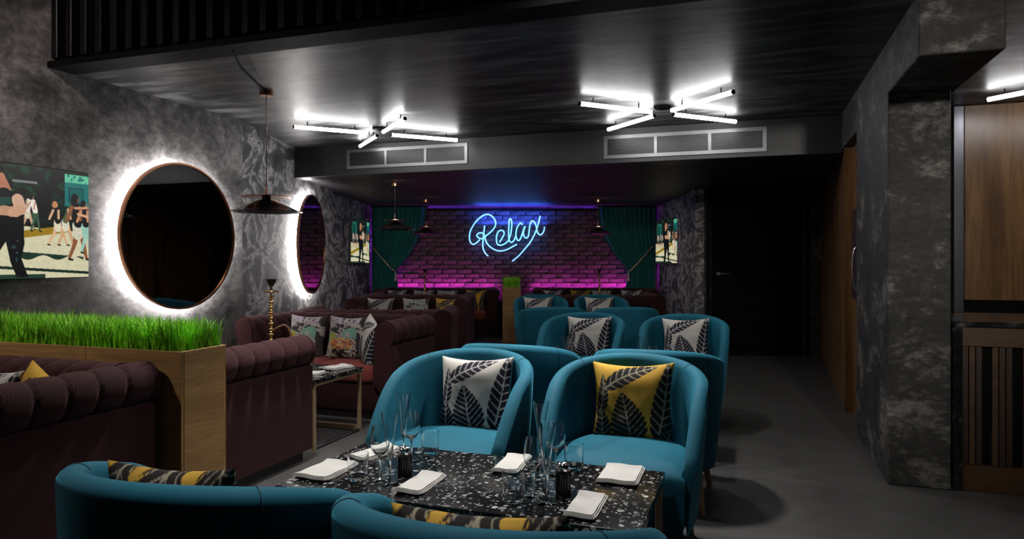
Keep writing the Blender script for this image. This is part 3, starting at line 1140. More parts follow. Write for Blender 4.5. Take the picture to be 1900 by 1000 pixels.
def make_chair(label):
    t = thing('tub_chair', label, 'chair', (0, 0, 0), 0, 'teal velvet tub chairs')
    zb = .21
    outer, inner = chair_path(0), chair_path(.068)
    sec = []
    for (ox, oy, tt, dg), (ix, iy, _, _) in zip(outer, inner):
        h = rim_height(tt, dg)
        mx, my = (ox + ix) / 2, (oy + iy) / 2
        hx, hy = (ox - ix) / 2, (oy - iy) / 2
        row = []
        for k in range(7):          # outer face, tapering in a little at the foot
            z = zb + (h - .034 - zb) * k / 6
            s = 1 - .13 * (1 - (z - zb) / (.87 - zb)) ** 1.6
            row.append((ox * s, oy * s if oy > 0 else oy, z))
        for k in range(1, 8):       # rounded rim
            a = math.pi * k / 8
            row.append((mx + hx * math.cos(a), my + hy * math.cos(a), h - .034 + .034 * math.sin(a)))
        for k in range(6):          # inner face
            z = h - .034 + (.36 - h + .034) * k / 5
            row.append((ix, iy, z))
        sec.append(row)
    mb = MB().grid(sec)
    n = len(sec[0])
    m = len(sec)
    mb.f.append(tuple(range(n)))
    mb.f.append(tuple((m - 1) * n + k for k in range(n))[::-1])
    mb.obj('shell', M['teal'], t, 55)
    # seat: one upholstered block with a crowned top whose front corners flare
    ol = chair_path(.066, 28, 8, -.335)
    pl = [(x, y) for x, y, _, _ in ol]
    fr = []
    for k in range(1, 10):
        q = k / 10
        fr.append((pl[-1][0] * (1 - 2 * q), -.335 - .040 * math.sin(math.pi * q)))
    fl = [(p[0] * (1.06 if p[1] < -.3 else 1), p[1] - (.03 if p[1] < -.3 else 0)) for p in pl] + fr
    rings = []
    for sc, z in ((.90, .205), (.955, .21), (.975, .30), (.985, .405), (1.0, .432), (.985, .452), (.93, .470), (.80, .488), (.6, .500), (.35, .507), (.12, .509)):
        rings.append([(x * sc, (y + .02) * sc - .02, z) for x, y in fl])
    nn = len(fl)
    v = [p for r_ in rings for p in r_]
    f = []
    for i in range(len(rings) - 1):
        for k in range(nn):
            f.append((i * nn + k, i * nn + (k + 1) % nn, (i + 1) * nn + (k + 1) % nn, (i + 1) * nn + k))
    f.append(tuple(range(nn))[::-1])
    f.append(tuple((len(rings) - 1) * nn + k for k in range(nn)))
    MB().add(v, f).obj('seat', M['teal'], t, 50)
    # upright seams where the back panel meets the side panels
    for dg in (-52, 52):
        sm = MB()
        i = min(range(len(outer)), key=lambda q: abs(outer[q][3] - dg) + 100 * outer[q][2])
        row = sec[i]
        P = []
        for k, p in enumerate(row):
            c = Vector((0, 0, p[2]))
            w = (Vector(p) - c)
            if k < 7:
                P.append(c + w * (1 + .0012 / max(.05, w.length)))
            elif k < 14:
                P.append(Vector(p) + Vector((0, 0, .001)))
        sm.tube(P, .0016, 5)
        sm.obj('seam', M['teal_dark'], t, 80)
    for sx, sy in ((-1, -1), (1, -1), (-1, 1), (1, 1)):
        x0, y0 = sx * .235, (-.27 if sy < 0 else .23)
        lg = MB()
        pr = [(.031, .0), (.030, .06), (.021, .215)]
        lg.tube([(x0 + sx * .035, y0 + sy * .035, 0), (x0 + sx * .018, y0 + sy * .018, .10), (x0, y0, .212)], [.0155, .020, .027], 14)
        lg.obj('leg', M['leg'], t, 50)
    return t


chair_spots = [
    # (location, turn, label); turn 0 faces the camera side (-y)
    ((-1.36, 3.155, 0), 0, 'teal tub chair across the front table, holding the white leaf cushion'),
    ((-.54, 3.225, 0), 0, 'teal tub chair across the front table, holding the yellow leaf cushion'),
    ((-1.30, 1.45, 0), math.pi, 'teal tub chair seen from behind, in front of the wooden planter'),
    ((-.53, 1.45, 0), math.pi, 'teal tub chair seen from behind, before the front table, beside the aisle'),
    ((-1.32, 4.00, 0), math.pi, 'teal tub chair seen from behind, back to back with the white-cushion chair'),
    ((-.50, 4.02, 0), math.pi, 'teal tub chair seen from behind, back to back with the yellow-cushion chair'),
    ((-1.37, 5.86, 0), 0, 'teal tub chair facing the middle table, on the sofa side'),
    ((-.52, 5.95, 0), 0, 'teal tub chair facing the middle table, on the aisle side'),
    (K(.42, 7.30), math.pi + YAW, 'teal tub chair seen from behind at the far table, on the planter side'),
    (K(1.18, 7.30), math.pi + YAW, 'teal tub chair seen from behind at the far table, on the aisle side'),
    (K(.385, 9.20), YAW, 'farthest teal tub chair facing the camera, beside the slim planter'),
    (K(1.19, 9.20), YAW, 'farthest teal tub chair facing the camera, in front of the maroon sofa back'),
]
proto = make_chair(chair_spots[0][2])
for i, (lc, rz, lab) in enumerate(chair_spots):
    if i == 0:
        proto.location = lc
    else:
        dup(proto, lc, rz, lab)


def chair_cushion(i, kind, label, dx=0.0, roll=0.0, back=.115, tilt=.23, lift=0.0):
    (lx, ly, _), rz, _ = chair_spots[i]
    off = Matrix.Rotation(rz, 4, 'Z') @ Vector((dx, back, 0))
    cushion(kind, (lx + off[0], ly + off[1], .478 + lift), rz, label, 'leaf cushions on the teal chairs', tilt, roll, .92)


chair_cushion(0, 'white', 'white cushion with dark leaves on the front teal chair beside the glasses', .02, -.03)
chair_cushion(1, 'yellow', 'yellow cushion with black leaves on the front teal chair facing the camera', .0, -.03)
chair_cushion(2, 'yellow', 'yellow leaf cushion peeping over the chair back in front of the planter', .05, 3.19, .06, .14, -.005)
chair_cushion(3, 'yellow', 'yellow leaf cushion peeping over the chair back closest to the camera', .0, 3.19, .06, .14, -.02)
chair_cushion(6, 'white', 'white leaf cushion on the middle chair of the sofa side', .02, -.02)
chair_cushion(7, 'white', 'white leaf cushion on the middle chair of the aisle side', .0, -.03)
chair_cushion(10, 'white', 'white leaf cushion on the farthest chair beside the slim planter', -.03, 0)
chair_cushion(11, 'white', 'white leaf cushion on the farthest chair in front of the sofa back', .0, 0)

# ------------------------------------------------------------------ low terrazzo tables
TZ = .50


def table(cx, cy, w, dp, rz, label):
    t = thing('low_table', label, 'table', (cx, cy, 0), rz, 'low black marble tables')
    MB().box(-w / 2, w / 2, -dp / 2, dp / 2, TZ - .028, TZ).obj('tabletop', M['terrazzo'], t, None, .002, 1)
    b = .026
    for sx in (-1, 1):
        x = sx * (w / 2 - .022)
        for sy in (-1, 1):
            y = sy * (dp / 2 - .022)
            MB().box(x - b / 2, x + b / 2, y - b / 2, y + b / 2, 0, TZ - .0285).obj('leg', M['gold'], t, None, .002, 1)
        MB().box(x - b / 2, x + b / 2, -dp / 2 + .036, dp / 2 - .036, 0, .018).obj('foot_rail', M['steel'], t, None, .002, 1)
        MB().box(x - b / 2, x + b / 2, -dp / 2 + .036, dp / 2 - .036, TZ - .050, TZ - .0285).obj('top_rail', M['gold'], t, None, .002, 1)
    for sy in (-1, 1):
        y = sy * (dp / 2 - .022)
        MB().box(-w / 2 + .036, w / 2 - .036, y - b / 2, y + b / 2, TZ - .050, TZ - .0285).obj('apron_rail', M['gold'], t, None, .002, 1)
    y = dp / 2 - .022
    MB().box(-w / 2 + .036, w / 2 - .036, y - b / 2, y + b / 2, 0, .042).obj('rear_foot_rail', M['gold'], t, None, .002, 1)
    return t


table(-1.005, 2.49, 1.37, .65, 0, 'low black terrazzo table in front of the camera, laid with glasses')
table(-.93, 4.93, 1.37, .65, 0, 'low black terrazzo table of the middle teal chairs')
table(*K(.78, 8.25)[:2], 1.30, .65, YAW, 'low black terrazzo table of the far teal chairs')
table(-3.60, 4.47, 1.40, .65, 0, 'low black marble table between the hookah sofas')
table(*K(-1.40, 8.50)[:2], 1.40, .65, YAW, 'low black marble table between the middle sofas')
table(*K(-1.40, 11.45)[:2], 1.40, .65, YAW, 'low black marble table before the farthest sofa of the row')
table(*K(1.43, 11.45)[:2], 1.40, .65, YAW, 'low black marble table between the sofas nearest the black door')

# ------------------------------------------------------------------ glassware and napkins


def lathe_me(name, prof, mat, n=28):
    return MB().lathe(prof, n).mesh(name, mat, 35)


G_TUMBLER = lathe_me('tumbler', [(0, 0), (.0365, 0), (.038, .003), (.0405, .099), (.0398, .100), (.0390, .099), (.0367, .018), (.034, .013), (0, .012)], M['glass'])
G_WINE = lathe_me('wine_glass', [(0, 0), (.033, 0), (.034, .002), (.012, .006), (.0045, .014), (.004, .085), (.007, .095), (.022, .106), (.034, .126), (.0375, .150), (.034, .185), (.0285, .212), (.0275, .212), (.033, .184), (.0363, .150), (.033, .128), (.021, .109), (.004, .100), (0, .100)], M['glass'])
G_FLUTE = lathe_me('champagne_flute', [(0, 0), (.032, 0), (.033, .002), (.010, .006), (.0045, .014), (.0045, .075), (.008, .095), (.0125, .13), (.019, .19), (.034, .275), (.033, .275), (.0178, .19), (.0112, .132), (.006, .102), (0, .100)], M['glass'])


def glassware(me, cat, x, y, label, group, z=TZ, s=1.0):
    o = link(me.name.split('.')[0], me)
    o.location = (x, y, z + .0006)
    o.scale = (s, s, s)
    o.rotation_euler = (0, 0, R.uniform(0, 6))
    return tag(o, label, cat, group)


GG = 'glasses on the front table'
glassware(G_TUMBLER, 'glass', -1.435, 2.335, 'glass tumbler in front of the napkin at the sofa end of the front table', GG)
glassware(G_WINE, 'glass', -1.345, 2.345, 'wine glass between the tumbler and the tall flute, sofa end of the front table', GG)
glassware(G_FLUTE, 'glass', -1.285, 2.315, 'tall flute beside the dark grinder, near edge, sofa end of the front table', GG)
glassware(G_FLUTE, 'glass', -1.41, 2.655, 'tall flute behind the wine glass, before the white-cushion chair', GG)
glassware(G_WINE, 'glass', -1.345, 2.605, 'wine glass standing before the white-cushion chair', GG)
glassware(G_TUMBLER, 'glass', -1.325, 2.745, 'glass tumbler standing before the white-cushion chair', GG)
glassware(G_TUMBLER, 'glass', -.789, 2.305, 'glass tumbler near the front edge, in the cluster at the aisle end', GG)
glassware(G_WINE, 'glass', -.730, 2.360, 'wine glass beside the front tumbler, in the cluster at the aisle end', GG)
glassware(G_FLUTE, 'glass', -.668, 2.310, 'tall flute in the middle of the cluster at the aisle end', GG)
glassware(G_FLUTE, 'glass', -.80, 2.68, 'tall flute standing before the gap between the facing chairs', GG)
glassware(G_WINE, 'glass', -.722, 2.630, 'wine glass standing before the yellow-cushion chair', GG)
glassware(G_TUMBLER, 'glass', -.675, 2.735, 'glass tumbler standing before the yellow-cushion chair', GG)


def grinder(x, y, label):
    t = thing('pepper_grinder', label, 'grinder', (x, y, TZ + .0005), 0, 'dark ribbed grinders on the front table')
    pr = [(0, 0), (.026, 0)]
    v, f = [], []
    n = 40
    zs = (0, .004, .078, .084)
    for z, r in zip(zs, (.024, .026, .026, .022)):
        for k in range(n):
            a = 2 * math.pi * k / n
            q = r + (.0022 if k % 2 else 0)
            v.append((q * math.cos(a), q * math.sin(a), z))
    for i in range(3):
        for k in range(n):
            f.append((i * n + k, i * n + (k + 1) % n, (i + 1) * n + (k + 1) % n, (i + 1) * n + k))
    f.append(tuple(range(n))[::-1])
    f.append(tuple(3 * n + k for k in range(n)))
    MB().add(v, f).obj('body', M['bezel'], t)
    MB().lathe([(0, .0845), (.021, .0845), (.023, .092), (.023, .104), (.017, .112), (.006, .115), (0, .115)], 24).obj('cap', M['chrome'], t, 40)
    return t


grinder(-1.285, 2.435, 'dark ribbed grinder with silver cap at the sofa end of the front table')
grinder(-.640, 2.430, 'dark ribbed grinder with silver cap at the aisle end of the front table')


def napkin_mesh(w, l):
    """folded linen: three lapped layers whose ends turn up a little"""
    mb = MB()
    nx, ny = 14, 8
    for k in range(3):
        top, bot = [], []
        for j in range(ny + 1):
            r1, r2 = [], []
            for i in range(nx + 1):
                x = (i / nx - .5) * (l - .010 * k)
                y = (j / ny - .5) * (w - .006 * k) + .002 * k
                e = abs(i / nx - .5) * 2
                z = .004 + k * .0052 + .012 * max(0, e - .62) ** 1.4 * 2.2 + .0012 * math.sin(x * 40 + k) + .0015 * math.sin(y * 60)
                edge = .0045
                r1.append((x, y, z + .0045))
                r2.append((x, y, z))
            top.append(r1)
            bot.append(r2)
        n0 = len(mb.v)
        mb.grid(top)
        mb.grid([r_[::-1] for r_ in bot])
        # close the rim
        T = lambda j, i: n0 + j * (nx + 1) + i
        Bm = lambda j, i: n0 + (nx + 1) * (ny + 1) + j * (nx + 1) + (nx - i)
        for i in range(nx):
            mb.f.append((T(0, i), Bm(0, i), Bm(0, i + 1), T(0, i + 1)))
            mb.f.append((T(ny, i + 1), Bm(ny, i + 1), Bm(ny, i), T(ny, i)))
        for j in range(ny):
            mb.f.append((T(j + 1, 0), Bm(j + 1, 0), Bm(j, 0), T(j, 0)))
            mb.f.append((T(j, nx), Bm(j, nx), Bm(j + 1, nx), T(j + 1, nx)))
    return mb.mesh('napkin', M['linen'], 40)


NAP = napkin_mesh(.105, .235)
NAPW = napkin_mesh(.155, .225)


def napkin(x, y, rz, label, me=NAP, z=TZ, group='folded napkins on the tables'):
    o = link('napkin', me)
    o.location = (x, y, z - .003)
    o.rotation_euler = (0, 0, rz)
    return tag(o, label, 'napkin', group)


napkin(-1.60, 2.365, 1.50, 'folded white napkin at the corner of the front table nearest the maroon sofas', NAPW)
napkin(-1.545, 2.645, 1.25, 'folded white napkin half hidden behind the glasses at the sofa end')
napkin(-1.170, 2.345, 1.57, 'folded white napkin at the near edge, midway along the front table')
napkin(-.925, 2.685, 1.62, 'folded white napkin on the far side, behind the aisle-end tumbler')
napkin(-.475, 2.690, 1.57, 'wide folded white napkin at the far aisle corner of the front table', NAPW)
napkin(-.528, 2.315, 1.57, 'folded white napkin at the near aisle corner of the front table')

# middle table: glasses seen over the chair backs
G2 = 'glasses on the middle table'
for me, x, y, lab in ((G_FLUTE, -1.31, 5.04, 'tall flute on the middle table, before the sofa-side cushion'), (G_WINE, -1.36, 4.95, 'wine glass on the middle table beside the tall flute, sofa side'),
                      (G_TUMBLER, -1.20, 5.00, 'tumbler on the middle table before the sofa-side chair'), (G_FLUTE, -1.25, 4.85, 'tall flute on the middle table, nearer the row of chair backs'),
                      (G_FLUTE, -.76, 5.16, 'tall flute on the middle table, aisle side'), (G_WINE, -.68, 5.18, 'wine glass on the middle table before the aisle-side cushion'),
                      (G_WINE, -.70, 5.05, 'wine glass on the middle table, aisle side, behind the chair back'), (G_TUMBLER, -.61, 5.10, 'tumbler on the middle table before the aisle-side chair')):
    glassware(me, 'glass', x, y, lab, G2)
# sofa table: glasses, napkins, hookah
G3 = 'glasses on the sofa table'
glassware(G_TUMBLER, 'glass', -3.28, 4.62, 'tumbler beside the white napkin on the nearest sofa table', G3)
glassware(G_WINE, 'glass', -3.22, 4.40, 'wine glass on the nearest sofa table close to its open edge', G3)
glassware(G_FLUTE, 'glass', -4.02, 4.52, 'tall flute on the nearest sofa table close to the plaster wall', G3)
glassware(G_WINE, 'glass', -3.95, 4.42, 'wine glass on the nearest sofa table close to the plaster wall', G3)
napkin(-3.06, 4.66, 1.2, 'folded white napkin at the open corner of the nearest sofa table', NAPW)
napkin(-3.10, 4.36, .4, 'folded white napkin at the sofa arm edge of the nearest sofa table')
napkin(-3.62, 4.66, .2, 'folded white napkin beside the hookah on the nearest sofa table')
G4 = 'glasses on the far sofa tables'
glassware(G_WINE, 'glass', *K(-1.95, 8.45)[:2], 'wine glass on the middle sofa table beside the rolled sofa arm', G4)
glassware(G_FLUTE, 'glass', *K(-1.86, 8.52)[:2], 'tall flute on the middle sofa table beside the rolled sofa arm', G4)

# ------------------------------------------------------------------ hookahs


def hookah(loc, rz, label):
    t = thing('hookah', label, 'hookah', loc, rz, 'brass hookahs on the sofa tables')
    MB().lathe([(0, 0), (.058, 0), (.066, .012), (.062, .05), (.040, .10), (.022, .135), (.020, .165), (.026, .172), (0, .172)], 28).obj('vase', M['brass'], t, 40)
    pr = [(0, .172)]
    z = .172
    k = 0
    while z < .585:
        big = (.021, .013, .017, .011)[k % 4]
        h = (.030, .016, .024, .014)[k % 4]
        pr += [(.0075, z + .001), (big * .85, z + h * .25), (big, z + h * .5), (big * .85, z + h * .75), (.0075, z + h - .001)]
        z += h
        k += 1
    pr += [(0, z)]
    st = MB().lathe(pr, 16).obj('stem', M['brass'], t, 50)
    MB().lathe([(0, .595), (.02, .595), (.055, .600), (.062, .608), (.060, .612), (.02, .606), (0, .606)], 28).obj('tray', M['brass'], t, 40)
    MB().lathe([(0, .606), (.012, .606), (.011, .640), (.020, .652), (.038, .690), (.040, .700), (.034, .700), (.016, .662), (0, .660)], 24).obj('bowl', M['bezel'], t, 40)
    hp = smoothpath([(.015, 0, .30), (.06, .0, .33), (.11, .02, .34), (.15, .03, .27), (.17, .02, .14), (.19, -.02, .03), (.23, -.07, .012), (.30, -.05, .012)], 6)
    MB().tube(hp, .0085, 8).obj('hose', M['hose'], t, 60)
    return t


hookah((-3.50, 4.44, TZ + .0006), .2, 'brass hookah on the nearest sofa table, before the plaster wall')
hookah(K(-1.45, 11.45, TZ + .0006), YAW, 'brass hookah on the farthest sofa table beside the veined wall')
hookah(K(1.45, 11.45, TZ + .0006), YAW, 'brass hookah on the table nearest the black door')

# ------------------------------------------------------------------ chesterfield sofas
SH = .84


def roll_profile(th):
    """cross-section of arm or back; o = outwards, z up. returns list of (o, z, nx, nz, zone)"""
    r = .108
    cz, co = SH - r, -.082
    P = [(0, .075, 1, 0, 0), (0, .35, 1, 0, 0), (0, SH - .225, 1, 0, 0), (-.006, SH - .212, 1, 0, 0), (-.012, SH - .200, 1, 0, 0)]
    n = 26
    for k in range(n + 1):
        a = math.radians(-62 + (62 + 190) * k / n)
        P.append((co + r * math.cos(a), cz + r * math.sin(a), math.cos(a), math.sin(a), 1))
    o0, z0 = P[-1][0], P[-1][1]
    for k in range(1, 15):
        q = k / 14
        z = z0 + (.30 - z0) * q
        P.append((-th + (o0 + th) * (1 - q) ** 2 * .6, z, -1, .15, 2))
    return P


def sweep(L, th, step=.0075, puff=.007):
    """tufted rolled cushion along x from -L/2 to L/2; outward = +y"""
    P = roll_profile(th)
    # arc position measured from the top of the roll downwards on the inner side
    acc = [0.0]
    for i in range(1, len(P)):
        acc.append(acc[-1] + math.hypot(P[i][0] - P[i - 1][0], P[i][1] - P[i - 1][1]))
    itop = max(range(len(P)), key=lambda i: P[i][1])
    s = max(2, round(L / .150))
    ds = L / s
    rows = []
    n = int(L / step)

    def gr(d, w=.010):
        """groove depth at distance d from a seam line, on top of a soft swelling between the lines"""
        return -.010 * math.exp(-(d / w) ** 2)
    for i in range(n + 1):
        x = -L / 2 + L * i / n
        p = (x + L / 2) / ds
        row = []
        fr = abs(p - round(p))
        for j, (o, z, nx, nz, zone) in enumerate(P):
            q = (acc[j] - acc[itop] - .05) / .15
            end = min(1, min(p, s - p) * 2.2)
            if zone == 0:
                dsp = 0.0
            elif zone == 1 and q <= 0:
                ang = math.degrees(math.atan2(nz, nx))
                fade = min(1, max(0, (ang + 62) / 40))
                pp = p + .16 * q          # the seams lean as they run over the roll
                f2 = abs(pp - round(pp))
                dsp = (gr(f2 * ds) + puff * (4 * f2 * (1 - f2) - 1)) * (.25 + .75 * fade)
            else:
                a1 = (p + q / 2)
                a2 = (p - q / 2)
                d1, d2 = abs(a1 - round(a1)), abs(a2 - round(a2))
                t_ = (abs(math.sin(math.pi * a1) * math.sin(math.pi * a2))) ** .45
                dsp = .026 * (t_ - 1)
                fd = min(1, q * 2)
                pp = p + .16 * min(q, 0)
                f2 = abs(pp - round(pp))
                dsp = dsp * fd + (1 - fd) * (gr(f2 * ds) + puff * (4 * f2 * (1 - f2) - 1))
            row.append((x, o + nx * dsp * end, z + nz * dsp * end))
        rows.append(row)
    mb = MB().grid(rows)
    m = len(P)
    nn = len(rows)
    mb.f.append(tuple(range(m)))
    mb.f.append(tuple((nn - 1) * m + k for k in range(m))[::-1])
    return mb


def sofa_parts(W, DP):
    """list of (name, mesh, matrix, [children]) shared by all sofas of one width"""
    th = .20
    parts = []
    # back: outward +y, between the arms
    back = sweep(W - .30, .23).mesh('backrest', M['sofa'], 60)
    parts.append(('backrest', back, Matrix.Translation((0, DP / 2 - .03, 0)), []))
    arm = sweep(DP - .02, th).mesh('armrest', M['sofa'], 60)
    # front panel of the arm: the scroll outline, a little proud
    P = roll_profile(th)
    out = [(o, z) for o, z, *_ in P]
    cx = sum(o for o, z in out) / len(out)
    cz = sum(z for o, z in out) / len(out)
    ins = [(-.095 + (o + .095) * .84, .45 + (z - .45) * .955) for o, z in out]
    k = len(out)
    for sx in (1, -1):
        # local x of the sweep -> sofa -y .. +y, outward -> sofa +x or -x
        if sx > 0:
            Mx = Matrix.Translation((W / 2 - .03, 0, 0)) @ Matrix.Rotation(-math.pi / 2, 4, 'Z')
        else:
            Mx = Matrix.Translation((-W / 2 + .03, 0, 0)) @ Matrix.Rotation(math.pi / 2, 4, 'Z')
        xe = (DP - .02) / 2 * (1 if sx > 0 else -1)
        e = 1 if xe > 0 else -1
        v = [(xe, o, z) for o, z in ins] + [(xe + e * .012, -.095 + (o + .095) * .97, .45 + (z - .45) * .985) for o, z in ins]
        f = [tuple(range(k, 2 * k)), tuple(range(k))[::-1]] + [(i, (i + 1) % k, k + (i + 1) % k, k + i) for i in range(k)]
        pn = MB().add(v, f).mesh('arm_front', M['sofa'], 50)
        parts.append(('armrest', arm, Mx, [('arm_front', pn)]))
    # frame below the seat
    parts.append(('seat_frame', MB().box(-W / 2 + .06, W / 2 - .06, -DP / 2 + .045, DP / 2 - .04, .065, .30).mesh('seat_frame', M['sofa'], 40, .012, 2), Matrix(), []))
    # two loose seat cushions
    iw = (W - .46) / 2
    sc = MB().box(-iw / 2 + .004, iw / 2 - .004, -DP / 2 + .015, DP / 2 - .245, .302, .455).mesh('seat_cushion', M['sofa_seat'], 60, .045, 4)
    for sx in (-1, 1):
        parts.append(('seat_cushion', sc, Matrix.Translation((sx * iw / 2, 0, 0)), []))
    parts.append(('plinth', MB().box(-W / 2 + .07, W / 2 - .07, -DP / 2 + .06, DP / 2 - .06, .0, .066).mesh('plinth', M['plinth'], None, .003, 1), Matrix(), []))
    return parts


SOFA_CACHE = {}


def sofa(W, loc, rz, label, DP=.93):
    key = (round(W, 2), DP)
    if key not in SOFA_CACHE:
        SOFA_CACHE[key] = sofa_parts(W, DP)
    t = thing('chesterfield_sofa', label, 'sofa', loc, rz, 'maroon tufted sofas')
    for nm, me, Mx, kids in SOFA_CACHE[key]:
        o = link(nm, me, t)
        o.matrix_local = Mx
        for kn, km in kids:
            link(kn, km, o)
    return t


# near row against the left wall
sofa(1.62, (-3.60, 2.25, 0), 0, 'maroon tufted sofa in front of the long grass planter')
sofa(1.66, (-3.60, 3.56, 0), math.pi, 'maroon sofa with its back against the far side of the grass planter', .86)
sofa(1.66, (-3.585, 5.48, 0), 0, 'maroon tufted sofa with two floral cushions, facing the hookah table', .80)
sofa(1.72, K(-1.45, 7.45), math.pi + YAW, 'maroon sofa seen from behind, back to back with the floral-cushion sofa', .88)
sofa(1.66, K(-1.40, 9.62), YAW, 'maroon tufted sofa with white, grey floral and yellow cushions in the sofa row')
sofa(1.66, K(-1.40, 10.58), math.pi + YAW, 'maroon sofa seen from behind, facing the farthest sofa of the row')
sofa(2.20, K(-1.32, 12.33), YAW, 'long maroon sofa under the brick wall beside the veined wall', .86)
sofa(2.08, K(1.20, 10.46), math.pi + YAW, 'maroon sofa seen from behind, at the end of the teal chairs')
sofa(2.20, K(1.46, 12.33), YAW, 'long maroon sofa under the brick wall nearest the black door', .86)

GC = 'cushions on the maroon sofas'
cushion('white', (-3.50, 2.30, .46), 0, 'white leaf cushion on the sofa in front of the long planter', GC, .22, 0.0, .89)
cushion('yellow', (-3.19, 2.31, .46), -.15, 'yellow leaf cushion in the corner of the sofa in front of the long planter', GC, .22, .3, .89)
cushion('floral', (-3.92, 5.45, .46), 0, 'floral cushion with orange flowers, the one behind the hookah', GC, .22, 0.0, .93)
cushion('floral', (-3.49, 5.45, .46), 0, 'floral cushion with orange flowers, beside the leaf cushion', GC, .22, 0.0, .93)
cushion('white', (-3.16, 5.27, .46), -.8, 'white leaf cushion leaning against the sofa arm beside a floral cushion', GC, .18, .2, .93)
cushion('white', K(-1.85, 9.65, .46), YAW, 'white leaf cushion on the middle sofa of the row', GC, .22, 0.0, .88)
cushion('grey', K(-1.35, 9.65, .46), YAW, 'grey floral cushion on the middle sofa of the row', GC, .22, 0.0, .88)
cushion('yellow', K(-.90, 9.64, .46), YAW - .15, 'yellow leaf cushion on the middle sofa of the row', GC, .22, 0.0, .88)
cushion('white', K(-2.08, 12.33, .46), YAW, 'white leaf cushion on the long sofa beside the veined wall', GC, .22, 0.0, .88)
cushion('grey', K(-1.58, 12.33, .46), YAW, 'grey floral cushion on the long sofa, behind the hookah', GC, .22, 0.0, .88)
cushion('grey', K(-1.16, 12.33, .46), YAW, 'grey floral cushion on the long sofa, beside the yellow one', GC, .22, 0.0, .88)
cushion('yellow', K(-.66, 12.29, .46), YAW - .3, 'yellow leaf cushion against the arm of the long sofa beside the slim planter', GC, .22, 0.0, .88)
cushion('white', K(.74, 12.32, .46), YAW + .2, 'white leaf cushion on the long sofa, on the slim planter side', GC, .22, 0.0, .88)
cushion('yellow', K(1.24, 12.33, .46), YAW, 'yellow leaf cushion on the long sofa nearest the black door', GC, .22, 0.0, .88)
cushion('grey', K(1.62, 12.33, .46), YAW, 'grey floral cushion on the long sofa nearest the black door', GC, .22, 0.0, .88)
cushion('white', K(2.14, 12.32, .46), YAW - .1, 'white leaf cushion on the long sofa beside the green curtain', GC, .22, 0.0, .88)

# ------------------------------------------------------------------ planters with grass


def planter(w, dp, h, loc, rz, label, blades, seed, joint=None, hmin=.10, hmax=.19):
    """box with its length along x; joint = x positions of board joints"""
    t = thing('grass_planter', label, 'planter', loc, rz, 'wooden planters with grass')
    rr = random.Random(seed)
    e = .018
    xs = [-w / 2] + list(joint or []) + [w / 2]
    for i in range(len(xs) - 1):
        for sy in (-1, 1):
            y = sy * (dp / 2 - e / 2)
            MB().box(xs[i] + (.0012 if i else 0), xs[i + 1] - .0012, y - e / 2, y + e / 2, 0, h).obj('side_board', M['planter'], t, None, .0015, 1)
    for sx in (-1, 1):
        x = sx * (w / 2 - e / 2)
        MB().box(x - e / 2 - (.0 if sx > 0 else .001), x + e / 2 + (.001 if sx > 0 else 0), -dp / 2 + e, dp / 2 - e, 0, h).obj('end_board', M['planter_end'], t, None, .0015, 1)
    MB().box(-w / 2 + e, w / 2 - e, -dp / 2 + e, dp / 2 - e, h - .10, h - .03).obj('soil', M['soil'], t)
    mb = MB()
    for _ in range(blades):
        x = rr.uniform(-w / 2 + e + .004, w / 2 - e - .004)
        y = rr.uniform(-dp / 2 + e + .004, dp / 2 - e - .004)
        hh = rr.uniform(hmin, hmax) * (1.15 if rr.random() < .08 else 1)
        a = rr.uniform(0, 2 * math.pi)
        ln = rr.uniform(.05, .42) * hh
        wv = rr.uniform(.0022, .0042)
        ca, sa = math.cos(a), math.sin(a)
        px, py = -sa * wv, ca * wv
        z0 = h - .035
        v = []
        for q, ww in ((0, 1), (.45, .85), (.78, .5)):
            ox = ca * ln * q * q
            oy = sa * ln * q * q
            zz = z0 + hh * q
            v += [(x + ox - px * ww, y + oy - py * ww, zz), (x + ox + px * ww, y + oy + py * ww, zz)]
        v.append((x + ca * ln, y + sa * ln, z0 + hh * (1 - .1 * ln / hh)))
        mb.add(v, [(0, 1, 3, 2), (2, 3, 5, 4), (4, 5, 6)])
    n0 = bpy.data.meshes.new('grass')
    n0.from_pydata(mb.v, [], mb.f)
    n0.materials.append(M['grass'])
    g = link('grass', n0, t)
    stuff(g)
    return t


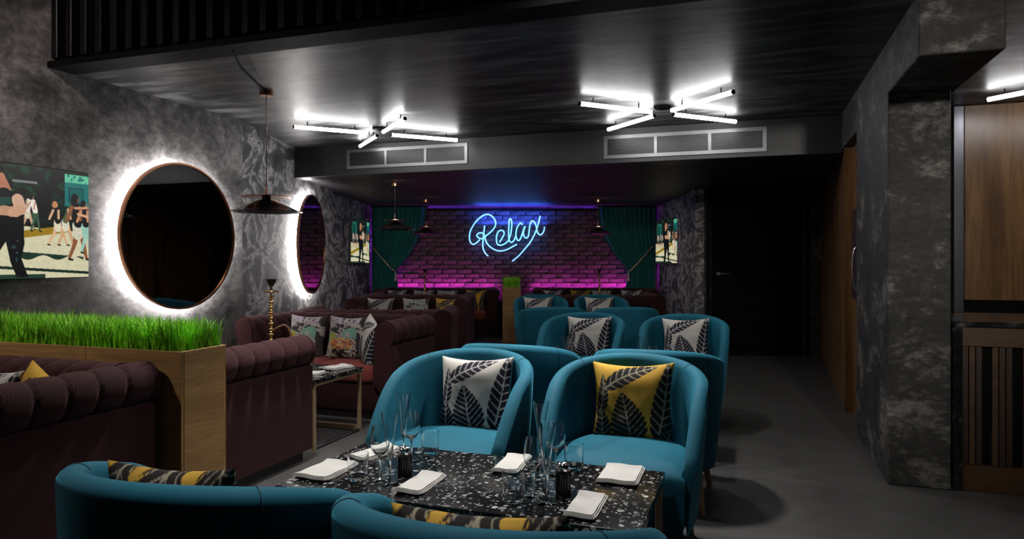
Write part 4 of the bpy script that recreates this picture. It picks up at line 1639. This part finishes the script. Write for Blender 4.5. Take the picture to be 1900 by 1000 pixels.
planter(1.76, .315, .885, (-3.59, 2.905, 0), 0, 'long wooden planter of bright green grass between the hookah sofas', 11000, 3, (.23,), .11, .20)
planter(.30, 1.55, .90, K(-.005, 12.10), YAW, 'slim wooden planter with a tuft of grass between the two long sofas', 5000, 4, None, .10, .19)

# ------------------------------------------------------------------ bar counter and the wood wall behind it
bar = thing('bar_counter', 'dark wood bar counter with upright slats and black marble top beside the pillar', 'counter', (1.125, 4.66, 0))
MB().box(0, 2.9, -.0, .62, .958, .990).obj('countertop', M['marble_dark'], bar, None, .003, 1)
MB().box(0, .050, 0, .62, 0, .957).obj('end_panel', M['marble_dark'], bar, None, .002, 1)
MB().box(.0505, 2.9, .012, .05, .846, .957).obj('top_board', M['wood_h'], bar, None, .002, 1)
MB().box(.0505, 2.9, .012, .05, .0, .155).obj('bottom_board', M['wood_h'], bar, None, .002, 1)
MB().box(.0505, 2.9, .055, .075, .0, .957).obj('back_board', M['black'], bar)
slm = MB().box(-.0150, .0150, .016, .054, .156, .845).mesh('slat', M['wood_dark'], None, .002, 1)
slm2 = MB().box(-.0150, .0150, .016, .054, .156, .845).mesh('slat', M['wood_h'], None, .002, 1)
x = .068
k = 0
while x < 2.88:
    if k % 4 != 3 or k == 0:
        link('slat', slm2 if k % 3 == 1 else slm, bar).location = (x, 0, 0)
        x += .0345
    else:
        x += .046
    k += 1

bk = thing('bar_cabinet', 'tall warm brown wood cabinet wall behind the bar counter', 'cabinet', (1.72, 6.80, 0))
for i in range(3):
    MB().box(.003 + i * .78, .777 + i * .78, -.022, .03, 1.01, 2.655).obj('panel', M['wood'], bk, None, .003, 1)
MB().box(0, 2.34, .0, .06, .905, 1.008).obj('shadow_gap', M['black'], bk)
MB().box(-.08, 2.34, -.03, .05, .62, .903).obj('rear_worktop', M['wood_h'], bk, None, .003, 1)
MB().box(-.078, -.002, -.03, .05, .905, 2.655).obj('metal_post', M['steel'], bk, None, .003, 1)
struct(MB().box(1.0, 4.1, 6.90, 7.02, 0, ZC).obj('wall_rear_bar', M['upper']))
